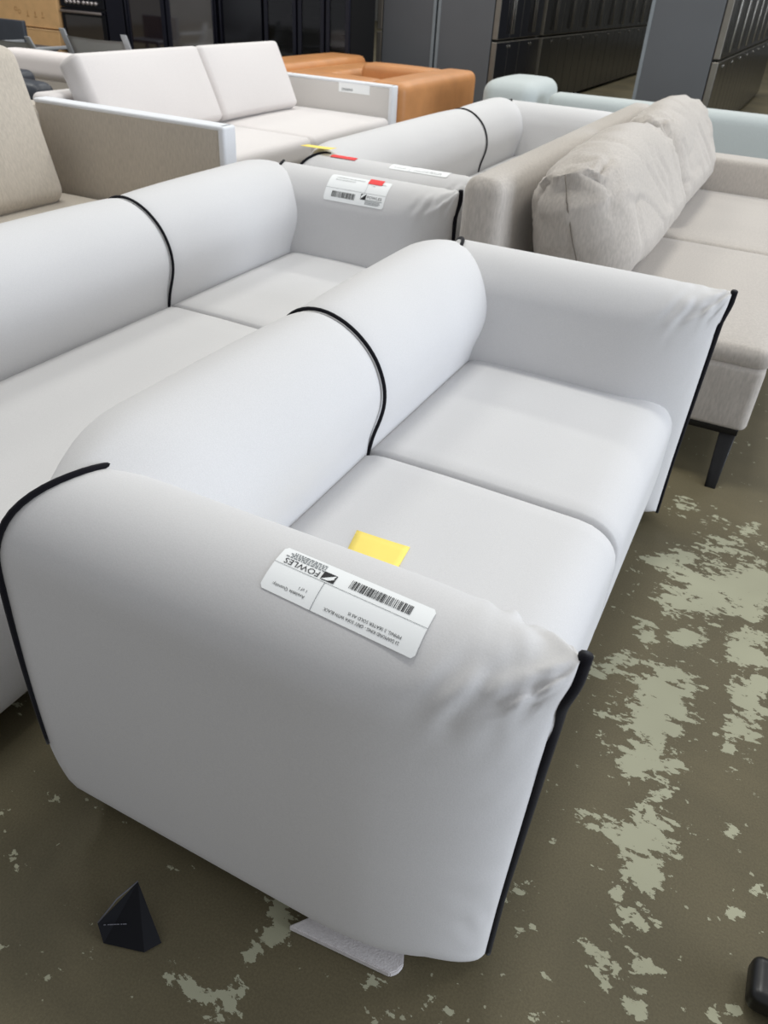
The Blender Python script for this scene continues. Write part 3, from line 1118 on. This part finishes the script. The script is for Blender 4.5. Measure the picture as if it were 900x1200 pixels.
# ------------------------------------------------------------ cardboard boxes
def carton(label, x0, x1, y0, y1, z0, z1, marks=False, flap=True):
    root = thing('cardboard_box', label, 'box', ((x0 + x1) / 2, (y0 + y1) / 2, z0), 'stacked cardboard boxes')
    part('carton', box(x0, x1, y0, y1, z0, z1, 0.006), M['card'], root, smooth=False)
    if flap:
        part('flap', box(x0 + 0.01, x1 + 0.004, y0 - 0.006, y0 + 0.02, z1 - 0.012, z1 + 0.002, 0.001), M['cardpale'], root, smooth=False, label='paler folded flap along the top edge')
    if marks:
        bm = bmesh.new()
        f = lambda s, t: Vector((x0 + s, y0 - 0.0015, z0 + t))
        for (cx, cz) in ((0.70, 0.19), (0.76, 0.16)):       # print marks: ring, arrow, ticks
            n = 16
            vs = [(cx + 0.026 * cos(2 * pi * i / n) * r, cz + 0.026 * sin(2 * pi * i / n) * r) for r in (1, 0.65) for i in range(n)]
            put_flat(bm, vs, [(i, (i + 1) % n, n + (i + 1) % n, n + i) for i in range(n)], f)
        for i, s in enumerate((0.90, 1.04, 1.17)):
            put_rect(bm, s, s + 0.014, 0.12 + 0.01 * i, 0.18, f)
            put_rect(bm, s - 0.018, s + 0.032, 0.11, 0.122, f)
        part('printed_mark', bm, M['cardink'], root, smooth=False)
    return root


carton('cardboard box at the bottom of the stack left of the cooker', -10.6, -9.20, 8.06, 8.7, 0.0, 0.325)
carton('cardboard box in the middle of the stack left of the cooker', -10.6, -9.16, 8.04, 8.7, 0.352, 0.545)
carton('big printed cardboard box on top of the stack left of the cooker', -10.6, -9.14, 8.06, 8.7, 0.56, 1.38, marks=True, flap=False)
pal = thing('gap_shade_sheet', 'dark sheet painting the shaded gap between the two lower boxes', 'sheet', (-9.9, 8.4, 0.327))
part('sheet', box(-10.55, -9.22, 8.09, 8.66, 0.3275, 0.350, 0.002), M['gapshade'], pal, smooth=False)

# ------------------------------------------------------------ cooker and dark fridges along the back left
RY = 8.1
ck = thing('black_cooker', 'black freestanding cooker with a row of steel knobs, right of the boxes', 'cooker', (-8.6, RY + 0.3, 0))
CX0, CX1 = -9.12, -8.36
part('body', box(CX0, CX1, RY + 0.03, RY + 0.62, 0.0, 1.02, 0.006), M['blackgloss'], ck, smooth=False)
part('control_panel', box(CX0, CX1, RY, RY + 0.04, 0.83, 0.985, 0.006), M['blackgloss'], ck, smooth=False)
for i in range(8):
    x = CX0 + 0.14 + 0.068 * i + (0.02 if i > 3 else 0)
    part('knob', cyl_bm(bmesh.new(), (x, RY + 0.01, 0.885), (x, RY - 0.03, 0.885), 0.022, 0.019), M['knob'], ck, label='steel control knob')
dr = part('oven_door', box(CX0, CX1, RY, RY + 0.04, 0.30, 0.815, 0.006), M['blackgloss'], ck, smooth=False)
part('door_glass', box(CX0 + 0.07, CX1 - 0.07, RY - 0.004, RY + 0.01, 0.36, 0.74, 0.002), M['glassdark'], dr, smooth=False, label='dark oven window')
part('handle', box(CX0 + 0.03, CX1 - 0.03, RY - 0.05, RY - 0.025, 0.765, 0.795, 0.008), M['rail'], dr, label='pale metal rail handle')
part('drawer', box(CX0, CX1, RY, RY + 0.04, 0.06, 0.285, 0.006), M['blackgloss'], ck, smooth=False)


def glass_fridge(label, x0, x1, glass, handle_side):
    root = thing('glass_door_fridge', label, 'fridge', ((x0 + x1) / 2, RY + 0.3, 0), 'dark fridges along the back left')
    part('cabinet', box(x0, x1, RY + 0.05, RY + 0.65, 0, 1.86, 0.006), M['wineframe'], root, smooth=False)
    w = 0.055
    fr = bmesh.new()
    for (a, b, c, d) in ((x0, x0 + w, 0.06, 1.84), (x1 - w, x1, 0.06, 1.84), (x0 + w, x1 - w, 0.06, 0.06 + w), (x0 + w, x1 - w, 1.84 - w, 1.84)):
        box_bm(fr, a, b, RY, RY + 0.045, c, d, 0.003)
    d = part('door_frame', fr, M['wineframe'], root, smooth=False)
    part('door_glass', box(x0 + w - 0.004, x1 - w + 0.004, RY + 0.012, RY + 0.03, 0.06 + w, 1.84 - w), glass, d, smooth=False, label='glass door')
    hx = x0 + 0.03 if handle_side < 0 else x1 - 0.03
    part('handle', box(hx - 0.008, hx + 0.008, RY - 0.03, RY - 0.01, 0.5, 1.4, 0.004), M['wineframe'], d)
    return root


glass_fridge('glass door fridge next to the cooker with dark red reflections', -8.02, -7.40, M['glassdark'], -1)
glass_fridge('wider glass door fridge with grey reflections behind the white sofa', -7.37, -6.62, M['glassreflect'], 1)
pf = thing('tall_black_fridge', 'tall plain black fridge between the glass door fridges and the wine fridges', 'fridge', (-6.25, RY + 0.3, 0))
part('cabinet', box(-6.58, -5.96, RY + 0.07, RY + 0.66, 0, 1.86, 0.006), M['wineframe'], pf, smooth=False)
d = part('door', box(-6.57, -5.97, RY, RY + 0.06, 0.06, 1.85, 0.008), M['blackgloss'], pf, smooth=False)
part('handle', box(-6.545, -6.53, RY - 0.035, RY - 0.01, 0.6, 1.5, 0.004), M['wineframe'], d)
fz = thing('slim_black_freezer', 'slim black freezer squeezed between the cooker and a glass door fridge', 'freezer', (-8.2, RY + 0.3, 0))
part('cabinet', box(-8.34, -8.05, RY + 0.07, RY + 0.66, 0, 1.86, 0.006), M['wineframe'], fz, smooth=False)
part('door', box(-8.335, -8.055, RY, RY + 0.06, 0.06, 1.85, 0.008), M['wineframe'], fz, smooth=False)


def wine_fridge(label, x0, x1):
    root = thing('wine_fridge', label, 'wine fridge', ((x0 + x1) / 2, RY + 0.3, 0), 'row of slim wine fridges')
    sh = bmesh.new()
    for (a, b, c, d, e, g) in ((x0, x0 + 0.03, 0, 1.86, RY + 0.05, RY + 0.62), (x1 - 0.03, x1, 0, 1.86, RY + 0.05, RY + 0.62),
                               (x0 + 0.03, x1 - 0.03, 0, 0.09, RY + 0.05, RY + 0.62), (x0 + 0.03, x1 - 0.03, 1.8, 1.86, RY + 0.05, RY + 0.62),
                               (x0 + 0.03, x1 - 0.03, 0.09, 1.8, RY + 0.58, RY + 0.62)):
        box_bm(sh, a, b, e, g, c, d)
    part('cabinet', sh, M['wineinside'], root, smooth=False)
    w = 0.05
    fr = bmesh.new()
    for (a, b, c, d) in ((x0 + 0.004, x0 + w, 0.06, 1.84), (x1 - w, x1 - 0.004, 0.06, 1.84), (x0 + w, x1 - w, 0.06, 0.06 + w), (x0 + w, x1 - w, 1.84 - w, 1.84)):
        box_bm(fr, a, b, RY, RY + 0.045, c, d, 0.004)
    part('door_frame', fr, M['wineframe'], root, smooth=False)
    part('door_glass', box(x0 + w - 0.004, x1 - w + 0.004, RY + 0.014, RY + 0.024, 0.06 + w, 1.84 - w), M['pane'], root, smooth=False, label='tinted glass door pane')
    for i in range(11):
        z = 0.2 + i * 0.145
        s = bmesh.new()
        box_bm(s, x0 + 0.032, x1 - 0.032, RY + 0.08, RY + 0.56, z, z + 0.012)
        box_bm(s, x0 + 0.032, x1 - 0.032, RY + 0.06, RY + 0.08, z - 0.012, z + 0.02)
        part('shelf', s, M['shelf'], root, smooth=False)
    return root


for (a, b, l) in ((-5.94, -5.50, 'slim wine fridge beside the tall plain black fridge'), (-5.48, -5.13, 'second slim wine fridge from the tall plain black fridge'),
                  (-5.11, -4.81, 'last slim wine fridge of its row, next to the grey fridge sides')):
    wine_fridge(l, a, b)

# ------------------------------------------------------------ tan leather sofas
def tan_back_block(name, x0, x1, y0, y1, z0, z1, root, seams):
    o = part(name, soft_box(x0, x1, y0, y1, z0, z1, r=(0.07, 0.06, 0.07), n=(5, 18, 8), crown=(0.01, 0, 0.008)), M['tan'], root)
    for s in seams:
        bm = bmesh.new()
        c = ((x0 + x1) / 2, s, (z0 + z1) / 2)
        hx, hz = (x1 - x0) / 2 + 0.006, (z1 - z0) / 2 + 0.004
        pts = [(c[0] + hx * (abs(cos(a)) ** 0.4) * (1 if cos(a) > 0 else -1), s, c[2] + hz * (abs(sin(a)) ** 0.4) * (1 if sin(a) > 0 else -1)) for a in [2 * pi * i / 40 for i in range(41)]]
        tube(bm, pts, 0.004, n=5)
        part('stitched_seam', bm, M['tan'], o)
    return o


T1 = thing('tan_leather_sofa', 'tan leather sofa nearer of the pair, back toward the aisle beside the white sofa', 'sofa', (-3.4, 6.4, 0), 'tan leather sofas')
tan_back_block('backrest', -3.22, -2.89, 5.58, 7.18, 0.08, 0.69, T1, (6.1, 6.65))
tan_back_block('armrest', -4.02, -3.20, 5.62, 5.90, 0.08, 0.675, T1, ())
tan_back_block('armrest', -4.02, -3.20, 6.92, 7.18, 0.08, 0.675, T1, ())
part('seat', soft_box(-4.02, -3.2, 5.9, 6.92, 0.10, 0.42, r=(0.06, 0.03, 0.06), n=(8, 10, 4), crown=(0, 0, 0.02)), M['tan'], T1)
for x in (-3.95, -2.98):
    for y in (5.7, 7.08):
        part('leg', cyl_bm(bmesh.new(), (x, y, 0), (x, y, 0.1), 0.02), M['blackwood'], T1)
T2 = thing('tan_leather_sofa', 'tan leather sofa farther of the pair, mostly hidden by the white cushions', 'sofa', (-4.7, 6.9, 0), 'tan leather sofas')
tan_back_block('backrest', -5.00, -4.52, 6.0, 8.02, 0.08, 0.645, T2, (7.0,))
part('seat', soft_box(-4.56, -4.14, 6.03, 8.0, 0.10, 0.585, r=(0.06, 0.03, 0.06), n=(8, 10, 4), crown=(0, 0, 0.02)), M['tan'], T2)
for x in (-4.9, -4.22):
    for y in (6.1, 7.9):
        part('leg', cyl_bm(bmesh.new(), (x, y, 0), (x, y, 0.1), 0.02), M['blackwood'], T2)

# ------------------------------------------------------------ pale sage sofa with its back to us
G = thing('sage_sofa', 'pale sage sofa with its long low back turned to the camera, across the aisle', 'sofa', (-0.4, 6.5, 0))
part('backrest', soft_box(-1.84, 1.3, 5.98, 6.22, 0.10, 0.70, r=(0.06, 0.07, 0.07), n=(18, 5, 8), crown=(0, 0.01, 0.006)), M['sage'], G)
part('armrest', soft_box(-2.38, -1.94, 5.92, 6.7, 0.10, 0.748, r=(0.10, 0.12, 0.09), n=(8, 10, 8), crown=(0.01, 0.01, 0.015)), M['sage'], G)
part('armrest', soft_box(1.28, 1.6, 5.98, 6.9, 0.10, 0.70, r=(0.08, 0.08, 0.08), n=(5, 10, 8)), M['sage'], G)
part('seat', soft_box(-1.8, 1.28, 6.22, 6.95, 0.10, 0.42, r=(0.06, 0.05, 0.06), n=(14, 8, 5), crown=(0, 0, 0.02)), M['sage'], G)
for x in (-2.3, 1.5):
    for y in (6.1, 6.75):
        part('leg', cyl_bm(bmesh.new(), (x, y, 0), (x, y, 0.12), 0.02), M['blackwood'], G)

# ------------------------------------------------------------ rows of big dark fridges
def big_fridge(label, group, xb, face, y0, w=0.79, depth=0.66, split=0.84, h=1.80, gloss=False):
    """xb: x of the back; face +1 opens to +X, -1 to -X"""
    s = face
    root = thing('four_door_fridge', label, 'fridge', (xb + s * depth / 2, y0 + w / 2, 0), group)

    def bx(a, b, c, d, e, g, bev=0.0):
        xa, xc = sorted((xb + s * a, xb + s * b))
        return box(xa, xc, c, d, e, g, bev)
    part('cabinet', bx(0, depth, y0, y0 + w, 0.03, h, 0.006), M['steelside'], root, smooth=False)
    part('plinth', bx(0.03, depth - 0.02, y0 + 0.02, y0 + w - 0.02, 0.0, 0.03), M['gapblack'], root, smooth=False)
    part('gasket', bx(depth, depth + 0.012, y0 + 0.012, y0 + w - 0.012, 0.05, h - 0.01), M['gapblack'], root, smooth=False)
    part('rear_trim', bx(-0.012, 0.022, y0 - 0.005, y0 + 0.02, 0.03, h), M['trim'], root, smooth=False, label='paler strip at the back edge')
    face_mat = M['blackgloss'] if gloss else M['blacksteel']
    for (za, zb, nm) in ((split + 0.012, h, 'upper_door'), (0.05, split - 0.012, 'lower_door')):
        for k in range(2):
            ya = y0 + 0.002 + k * w / 2
            yb = ya + w / 2 - 0.004
            d = part(nm, bx(depth + 0.012, depth + 0.075, ya, yb, za, zb, 0.006), M['dooredge'], root, smooth=False)
            part('door_skin', bx(depth + 0.0745, depth + 0.079, ya + 0.006, yb - 0.006, za + 0.006, zb - 0.006, 0.001), face_mat, d, smooth=False, label='dark polished door face')
            hy = (yb - 0.035) if k == 0 else (ya + 0.035)
            z0_, z1_ = (za + 0.05, min(zb - 0.1, za + 0.7)) if nm == 'upper_door' else (zb - 0.30, zb - 0.04)
            if nm == 'upper_door':
                part('handle', bx(depth + 0.098, depth + 0.112, hy - 0.008, hy + 0.008, z0_, z1_, 0.004), M['handle'], d, label='bright vertical bar handle')
            else:
                part('handle', bx(depth + 0.079, depth + 0.088, hy - 0.014, hy + 0.014, zb - 0.065, zb - 0.035, 0.003), M['handle'], d, label='small bright recessed grip')
    return root


ordw = ['nearest', 'second', 'third', 'fourth', 'fifth', 'sixth', 'seventh', 'eighth', 'ninth', 'tenth', 'eleventh', 'twelfth']
R2X, R2Y = -4.085, 8.9
GM, GR, GB = 'dark fridges facing the aisle, middle row', 'dark fridges facing the aisle, right row', 'fridges with grey sides turned away to the left'
n2 = 11
f1 = big_fridge('glossy black fridge nearest in the middle row, grey side toward the camera', GM, R2X, 1, R2Y, gloss=True)
f1b = copy_tree(f1)
f1b.location.y += 0.795
f1b['label'] = 'glossy black fridge second from the near end of the middle row'
proto = big_fridge('third dark fridge from the near end of the middle row, bright edge toward the camera', GM, R2X + 0.02, 1, R2Y + 1.66)
for i in range(1, n2 - 2):
    c = copy_tree(proto)
    c.location.y += 0.80 * i
    c['label'] = '%s dark fridge from the near end of the middle row' % ordw[i + 2]
fb = big_fridge('grey sided fridge backing onto the middle row, its doors turned to the left', GB, R2X - 0.05, -1, R2Y + 0.0)
c = copy_tree(fb)
c.location.y += 0.80
c['label'] = 'second grey sided fridge turned to the left, hidden behind the first'

R3X, R3Y = -1.67, 8.6
p3 = big_fridge('nearest fridge of the right row, its grey side toward the camera', GR, R3X, 1, R3Y, depth=0.675, split=0.865)
for i in range(1, 9):
    c = copy_tree(p3)
    c.location.y += 0.80 * i
    c['label'] = '%s dark fridge from the near end of the right row' % ordw[i]

# ------------------------------------------------------------ things on the floor
bc = thing('black_card_corner', 'bent black card corner lying on the concrete, lower left', 'card', (-0.55, -0.255, 0))
A_, B_, C_, D_, E_ = Vector((-0.583, -0.202, 0.07)), Vector((-0.609, -0.279, 0.036)), Vector((-0.593, -0.289, 0.002)), Vector((-0.522, -0.268, 0.002)), Vector((-0.507, -0.242, 0.002))
bm = bmesh.new()
vs = [bm.verts.new(p) for p in (A_, B_, C_, D_, E_)]
bm.faces.new((vs[0], vs[1], vs[2], vs[3]))
bm.faces.new((vs[0], vs[3], vs[4]))
bmesh.ops.recalc_face_normals(bm, faces=bm.faces[:])
bmesh.ops.solidify(bm, geom=bm.faces[:], thickness=0.0022)
bmesh.ops.recalc_face_normals(bm, faces=bm.faces[:])
part('card', bm, M['blackcard'], bc, smooth=False)
bm = bmesh.new()
tube(bm, [A_ + Vector((0, 0, 0.001)), (A_ + B_) / 2 + Vector((-0.004, 0.002, 0.004)), B_ + Vector((0, 0, 0.001))], 0.0014, n=6)
part('torn_edge', bm, M['cardedge'], bc, label='paler torn edge of the card')
bm = bmesh.new()
nrm = (B_ - A_).cross(D_ - A_).normalized()
if nrm.z < 0:
    nrm = -nrm
P0 = B_ * 0.80 + C_ * 0.12 + A_ * 0.04 + D_ * 0.04
dirn = (A_ * 0.35 + E_ * 0.65 - B_).normalized()
upv = nrm.cross(dirn).normalized()
fm = lambda s, t: P0 + dirn * s + upv * t + nrm * 0.004
for (a, b) in ((0.003, 0.0065), (0.0095, 0.012), (0.0125, 0.019), (0.0195, 0.0235), (0.024, 0.029), (0.031, 0.0335), (0.0345, 0.041)):
    put_rect(bm, a, b, 0, 0.0016, fm)
part('printed_mark', bm, M['cardedge'], bc, smooth=False, label='faint printed line on the card')

bm = bmesh.new()
out = [(-0.325, -0.118), (-0.300, -0.086), (-0.285, -0.05), (-0.13, -0.05), (-0.118, -0.080), (-0.122, -0.094), (-0.132, -0.104), (-0.142, -0.105)]
top = [bm.verts.new((x, y, 0.016)) for x, y in out]
bot = [bm.verts.new((x, y, 0.001)) for x, y in out]
bm.faces.new(top)
bm.faces.new(bot[::-1])
for i in range(len(out)):
    j = (i + 1) % len(out)
    bm.faces.new((top[j], top[i], bot[i], bot[j]))
bmesh.ops.recalc_face_normals(bm, faces=bm.faces[:])
bmesh.ops.bevel(bm, geom=bm.edges[:], offset=0.002, segments=2, affect='EDGES')
o = part('foam_strip', bm, M['foam'], smooth=False)
tag(o, 'white packing foam strip poking out from under the nearest sofa arm', 'packing foam')

tr = thing('trolley_foot', 'black plastic trolley corner at the lower right edge of the floor', 'trolley', (0.46, 0.18, 0))
part('bumper', soft_box(0.412, 0.62, 0.128, 0.212, 0.010, 0.062, r=(0.018, 0.018, 0.018), n=(8, 4, 3)), M['rubber'], tr)
part('caster', cyl_bm(bmesh.new(), (0.50, 0.15, 0.02), (0.50, 0.20, 0.02), 0.02), M['rubber'], tr)

# ------------------------------------------------------------ the setting
BLOBS = [(0.220,1.274,0.121,0.072,0.016,-0.123,1.00),(0.319,1.333,0.089,0.052,0.013,-0.138,1.00),(0.085,1.354,0.065,0.038,0.008,-0.043,0.90),(0.215,1.505,0.096,0.058,0.008,-0.064,0.80),(0.191,1.029,0.044,0.026,0.007,-0.047,0.90),(0.079,0.990,0.041,0.024,0.008,-0.039,0.80),(0.161,0.800,0.071,0.041,0.015,-0.082,1.00),(0.055,0.841,0.058,0.033,0.009,-0.041,0.85),(0.008,0.774,0.034,0.020,0.007,-0.028,0.70),(0.170,0.683,0.057,0.032,0.013,-0.070,1.00),(0.178,0.571,0.058,0.032,0.008,-0.039,1.00),(0.340,1.061,0.051,0.029,0.008,-0.079,1.00),(0.360,0.914,0.038,0.022,0.008,-0.081,1.00),(0.344,0.784,0.043,0.025,0.005,-0.048,0.90),(0.334,0.701,0.024,0.013,0.002,-0.023,0.80),(0.062,0.642,0.017,0.010,0.005,-0.023,0.70),(0.059,0.587,0.014,0.008,0.004,-0.017,0.70),(0.049,0.718,0.026,0.015,0.006,-0.024,0.75),(0.033,1.333,0.032,0.019,0.005,-0.026,0.70),(0.080,1.673,0.051,0.031,0.008,-0.052,0.55),(0.159,1.641,0.044,0.027,0.004,-0.036,0.60),(0.293,1.646,0.034,0.021,0.004,-0.050,0.65),(0.189,0.458,0.029,0.016,0.004,-0.019,0.90),(0.221,0.506,0.020,0.011,0.004,-0.017,0.80),(0.043,0.388,0.016,0.009,0.003,-0.012,0.75),(0.077,0.370,0.017,0.010,0.004,-0.016,0.80),(0.111,0.351,0.018,0.010,0.004,-0.019,0.85),(0.137,0.335,0.018,0.011,0.004,-0.016,0.90),(0.201,0.375,0.062,0.034,0.007,-0.036,1.00),(0.264,0.372,0.015,0.008,0.001,-0.010,0.80),(0.222,0.295,0.047,0.026,0.007,-0.037,0.95),(0.154,0.285,0.014,0.008,0.004,-0.014,0.70),(0.181,0.225,0.018,0.009,0.004,-0.016,0.80),(0.211,0.205,0.023,0.012,0.005,-0.019,0.90),(0.247,0.201,0.019,0.011,0.002,-0.013,0.80),(0.021,0.156,0.024,0.013,0.004,-0.013,0.80),(0.009,0.125,0.010,0.006,0.004,-0.010,0.70),(0.050,0.089,0.016,0.009,0.005,-0.016,0.70),(0.141,0.167,0.010,0.005,0.003,-0.013,0.75),(0.133,0.125,0.010,0.006,0.003,-0.011,0.70),(0.180,0.089,0.024,0.013,0.004,-0.019,0.80),(0.159,0.111,0.019,0.010,0.003,-0.012,0.75),(0.199,0.060,0.018,0.010,0.003,-0.012,0.80),(0.247,0.115,0.032,0.017,0.004,-0.020,0.80),(0.288,0.132,0.016,0.008,0.002,-0.012,0.70),(0.255,0.050,0.026,0.013,0.003,-0.017,0.85),(0.183,0.028,0.011,0.005,0.002,-0.008,0.70),(0.211,0.035,0.015,0.008,0.001,-0.007,0.70),(0.382,0.112,0.021,0.011,0.002,-0.018,0.85),(0.367,0.493,0.015,0.008,0.002,-0.015,0.75),(0.358,0.474,0.009,0.006,0.001,-0.008,0.70),(0.397,0.587,0.012,0.006,0.001,-0.009,0.75),(0.427,0.378,0.014,0.008,0.001,-0.013,0.90),(0.387,0.306,0.018,0.009,0.002,-0.014,0.80),(0.351,0.281,0.010,0.005,0.001,-0.012,0.65),(0.344,0.240,0.011,0.006,0.001,-0.007,0.70),(0.314,0.330,0.009,0.005,0.001,-0.006,0.80),(0.367,0.682,0.021,0.012,0.002,-0.020,0.70),(0.036,0.269,0.009,0.005,0.003,-0.009,0.65),(0.099,0.034,0.011,0.007,0.003,-0.010,0.65),(0.153,0.020,0.006,0.004,0.002,-0.008,0.65),(0.072,-0.064,0.010,0.005,0.003,-0.008,0.70),(0.101,-0.053,0.010,0.005,0.002,-0.007,0.70),(-0.362,-0.068,0.010,0.005,0.008,-0.012,1.08),(-0.353,-0.093,0.010,0.005,0.008,-0.012,1.08),(-0.341,-0.115,0.015,0.008,0.009,-0.013,1.08),(-0.347,-0.140,0.015,0.008,0.007,-0.011,1.08),(-0.358,-0.164,0.016,0.008,0.007,-0.011,1.08),(-0.362,-0.187,0.012,0.006,0.008,-0.010,1.08),(-0.357,-0.216,0.009,0.005,0.007,-0.010,1.08),(-0.475,-0.265,0.011,0.005,0.007,-0.008,1.08),(-0.445,-0.266,0.012,0.006,0.006,-0.008,1.08),(-0.425,-0.269,0.014,0.007,0.007,-0.009,1.08),(-0.393,-0.269,0.011,0.006,0.006,-0.008,1.08),(-0.373,-0.279,0.013,0.008,0.008,-0.011,1.08),(-0.345,-0.286,0.019,0.010,0.008,-0.011,1.08),(-0.349,-0.247,0.010,0.006,0.009,-0.011,1.08),(-0.342,-0.268,0.013,0.008,0.006,-0.008,1.08),(-0.150,-0.120,0.010,0.005,0.007,-0.014,0.68),(-0.109,-0.105,0.018,0.009,0.007,-0.015,0.66),(-0.065,-0.097,0.025,0.014,0.006,-0.014,0.64),(-0.120,-0.148,0.020,0.010,0.007,-0.014,0.68),(-0.077,-0.140,0.028,0.015,0.005,-0.009,0.66),(-0.023,-0.104,0.015,0.008,0.005,-0.012,0.60),(-0.884,-0.129,0.010,0.005,0.006,-0.006,0.70),(-0.864,-0.252,0.008,0.004,0.005,-0.005,0.70),(-0.834,-0.255,0.011,0.006,0.004,-0.004,0.65),(-0.710,-0.334,0.006,0.004,0.004,-0.004,0.60),(-0.632,-0.379,0.008,0.004,0.008,-0.008,0.60),(-0.742,-0.369,0.007,0.004,0.009,-0.008,0.60),(-0.517,-0.134,0.006,0.003,0.003,-0.004,0.55),]

_rb = random.Random(11)
for _i in range(46):                                     # old paint goes on along the aisle to the right
    _x, _y, _r = _rb.uniform(0.62, 1.9), _rb.uniform(-0.5, 4.5), _rb.uniform(0.03, 0.13)
    if _x < 0.62 + 0.23 * max(0, _y):
        continue
    BLOBS.append((_x, _y, _r, 0.2 * _r, -0.2 * _r, -0.7 * _r, _rb.uniform(0.6, 1.0)))


def paint_left(x, y):
    v = 0.0
    for cx, cy, ax, ay, bx_, by_, s in BLOBS:
        dx, dy = x - cx, y - cy
        if abs(dx) > 0.5 or abs(dy) > 0.5:
            continue
        det = ax * by_ - ay * bx_
        u = (dx * by_ - dy * bx_) / det
        w = (ax * dy - ay * dx) / det
        q = u * u + w * w
        if q < 6:
            v = max(v, (s * 1.1 if s > 0.85 else s) * exp(-(q / 1.3) ** 1.2 * 0.8))
    return v


def strip_values(a, b, step):
    n = max(1, round((b - a) / step))
    return [a + (b - a) * i / n for i in range(n + 1)]


xs = [-16, -8, -4] + strip_values(-1.4, 2.1, 0.02) + [4, 10]
ysv = [-5, -2] + strip_values(-0.75, 4.7, 0.025) + [6, 12, 28]
bm = bmesh.new()
rows = [[bm.verts.new((x, y, 0)) for x in xs] for y in ysv]
quad_strip(bm, rows)
me = bpy.data.meshes.new('floor')
bm.to_mesh(me)
bm.free()
at = me.attributes.new('paint_left', 'FLOAT', 'POINT')
at.data.foreach_set('value', [paint_left(v.co.x, v.co.y) for v in me.vertices])
fl = link_mesh('floor', me, M['floor'], None, smooth=False)
fl['kind'] = 'structure'
for nm, b in (('wall_back', (-16, 10, 27.9, 28.1, 0, 7)), ('wall_left', (-16.2, -16, -5, 28.1, 0, 7))):
    o = part(nm, box(*b), M['wall'], smooth=False)
    o['kind'] = 'structure'
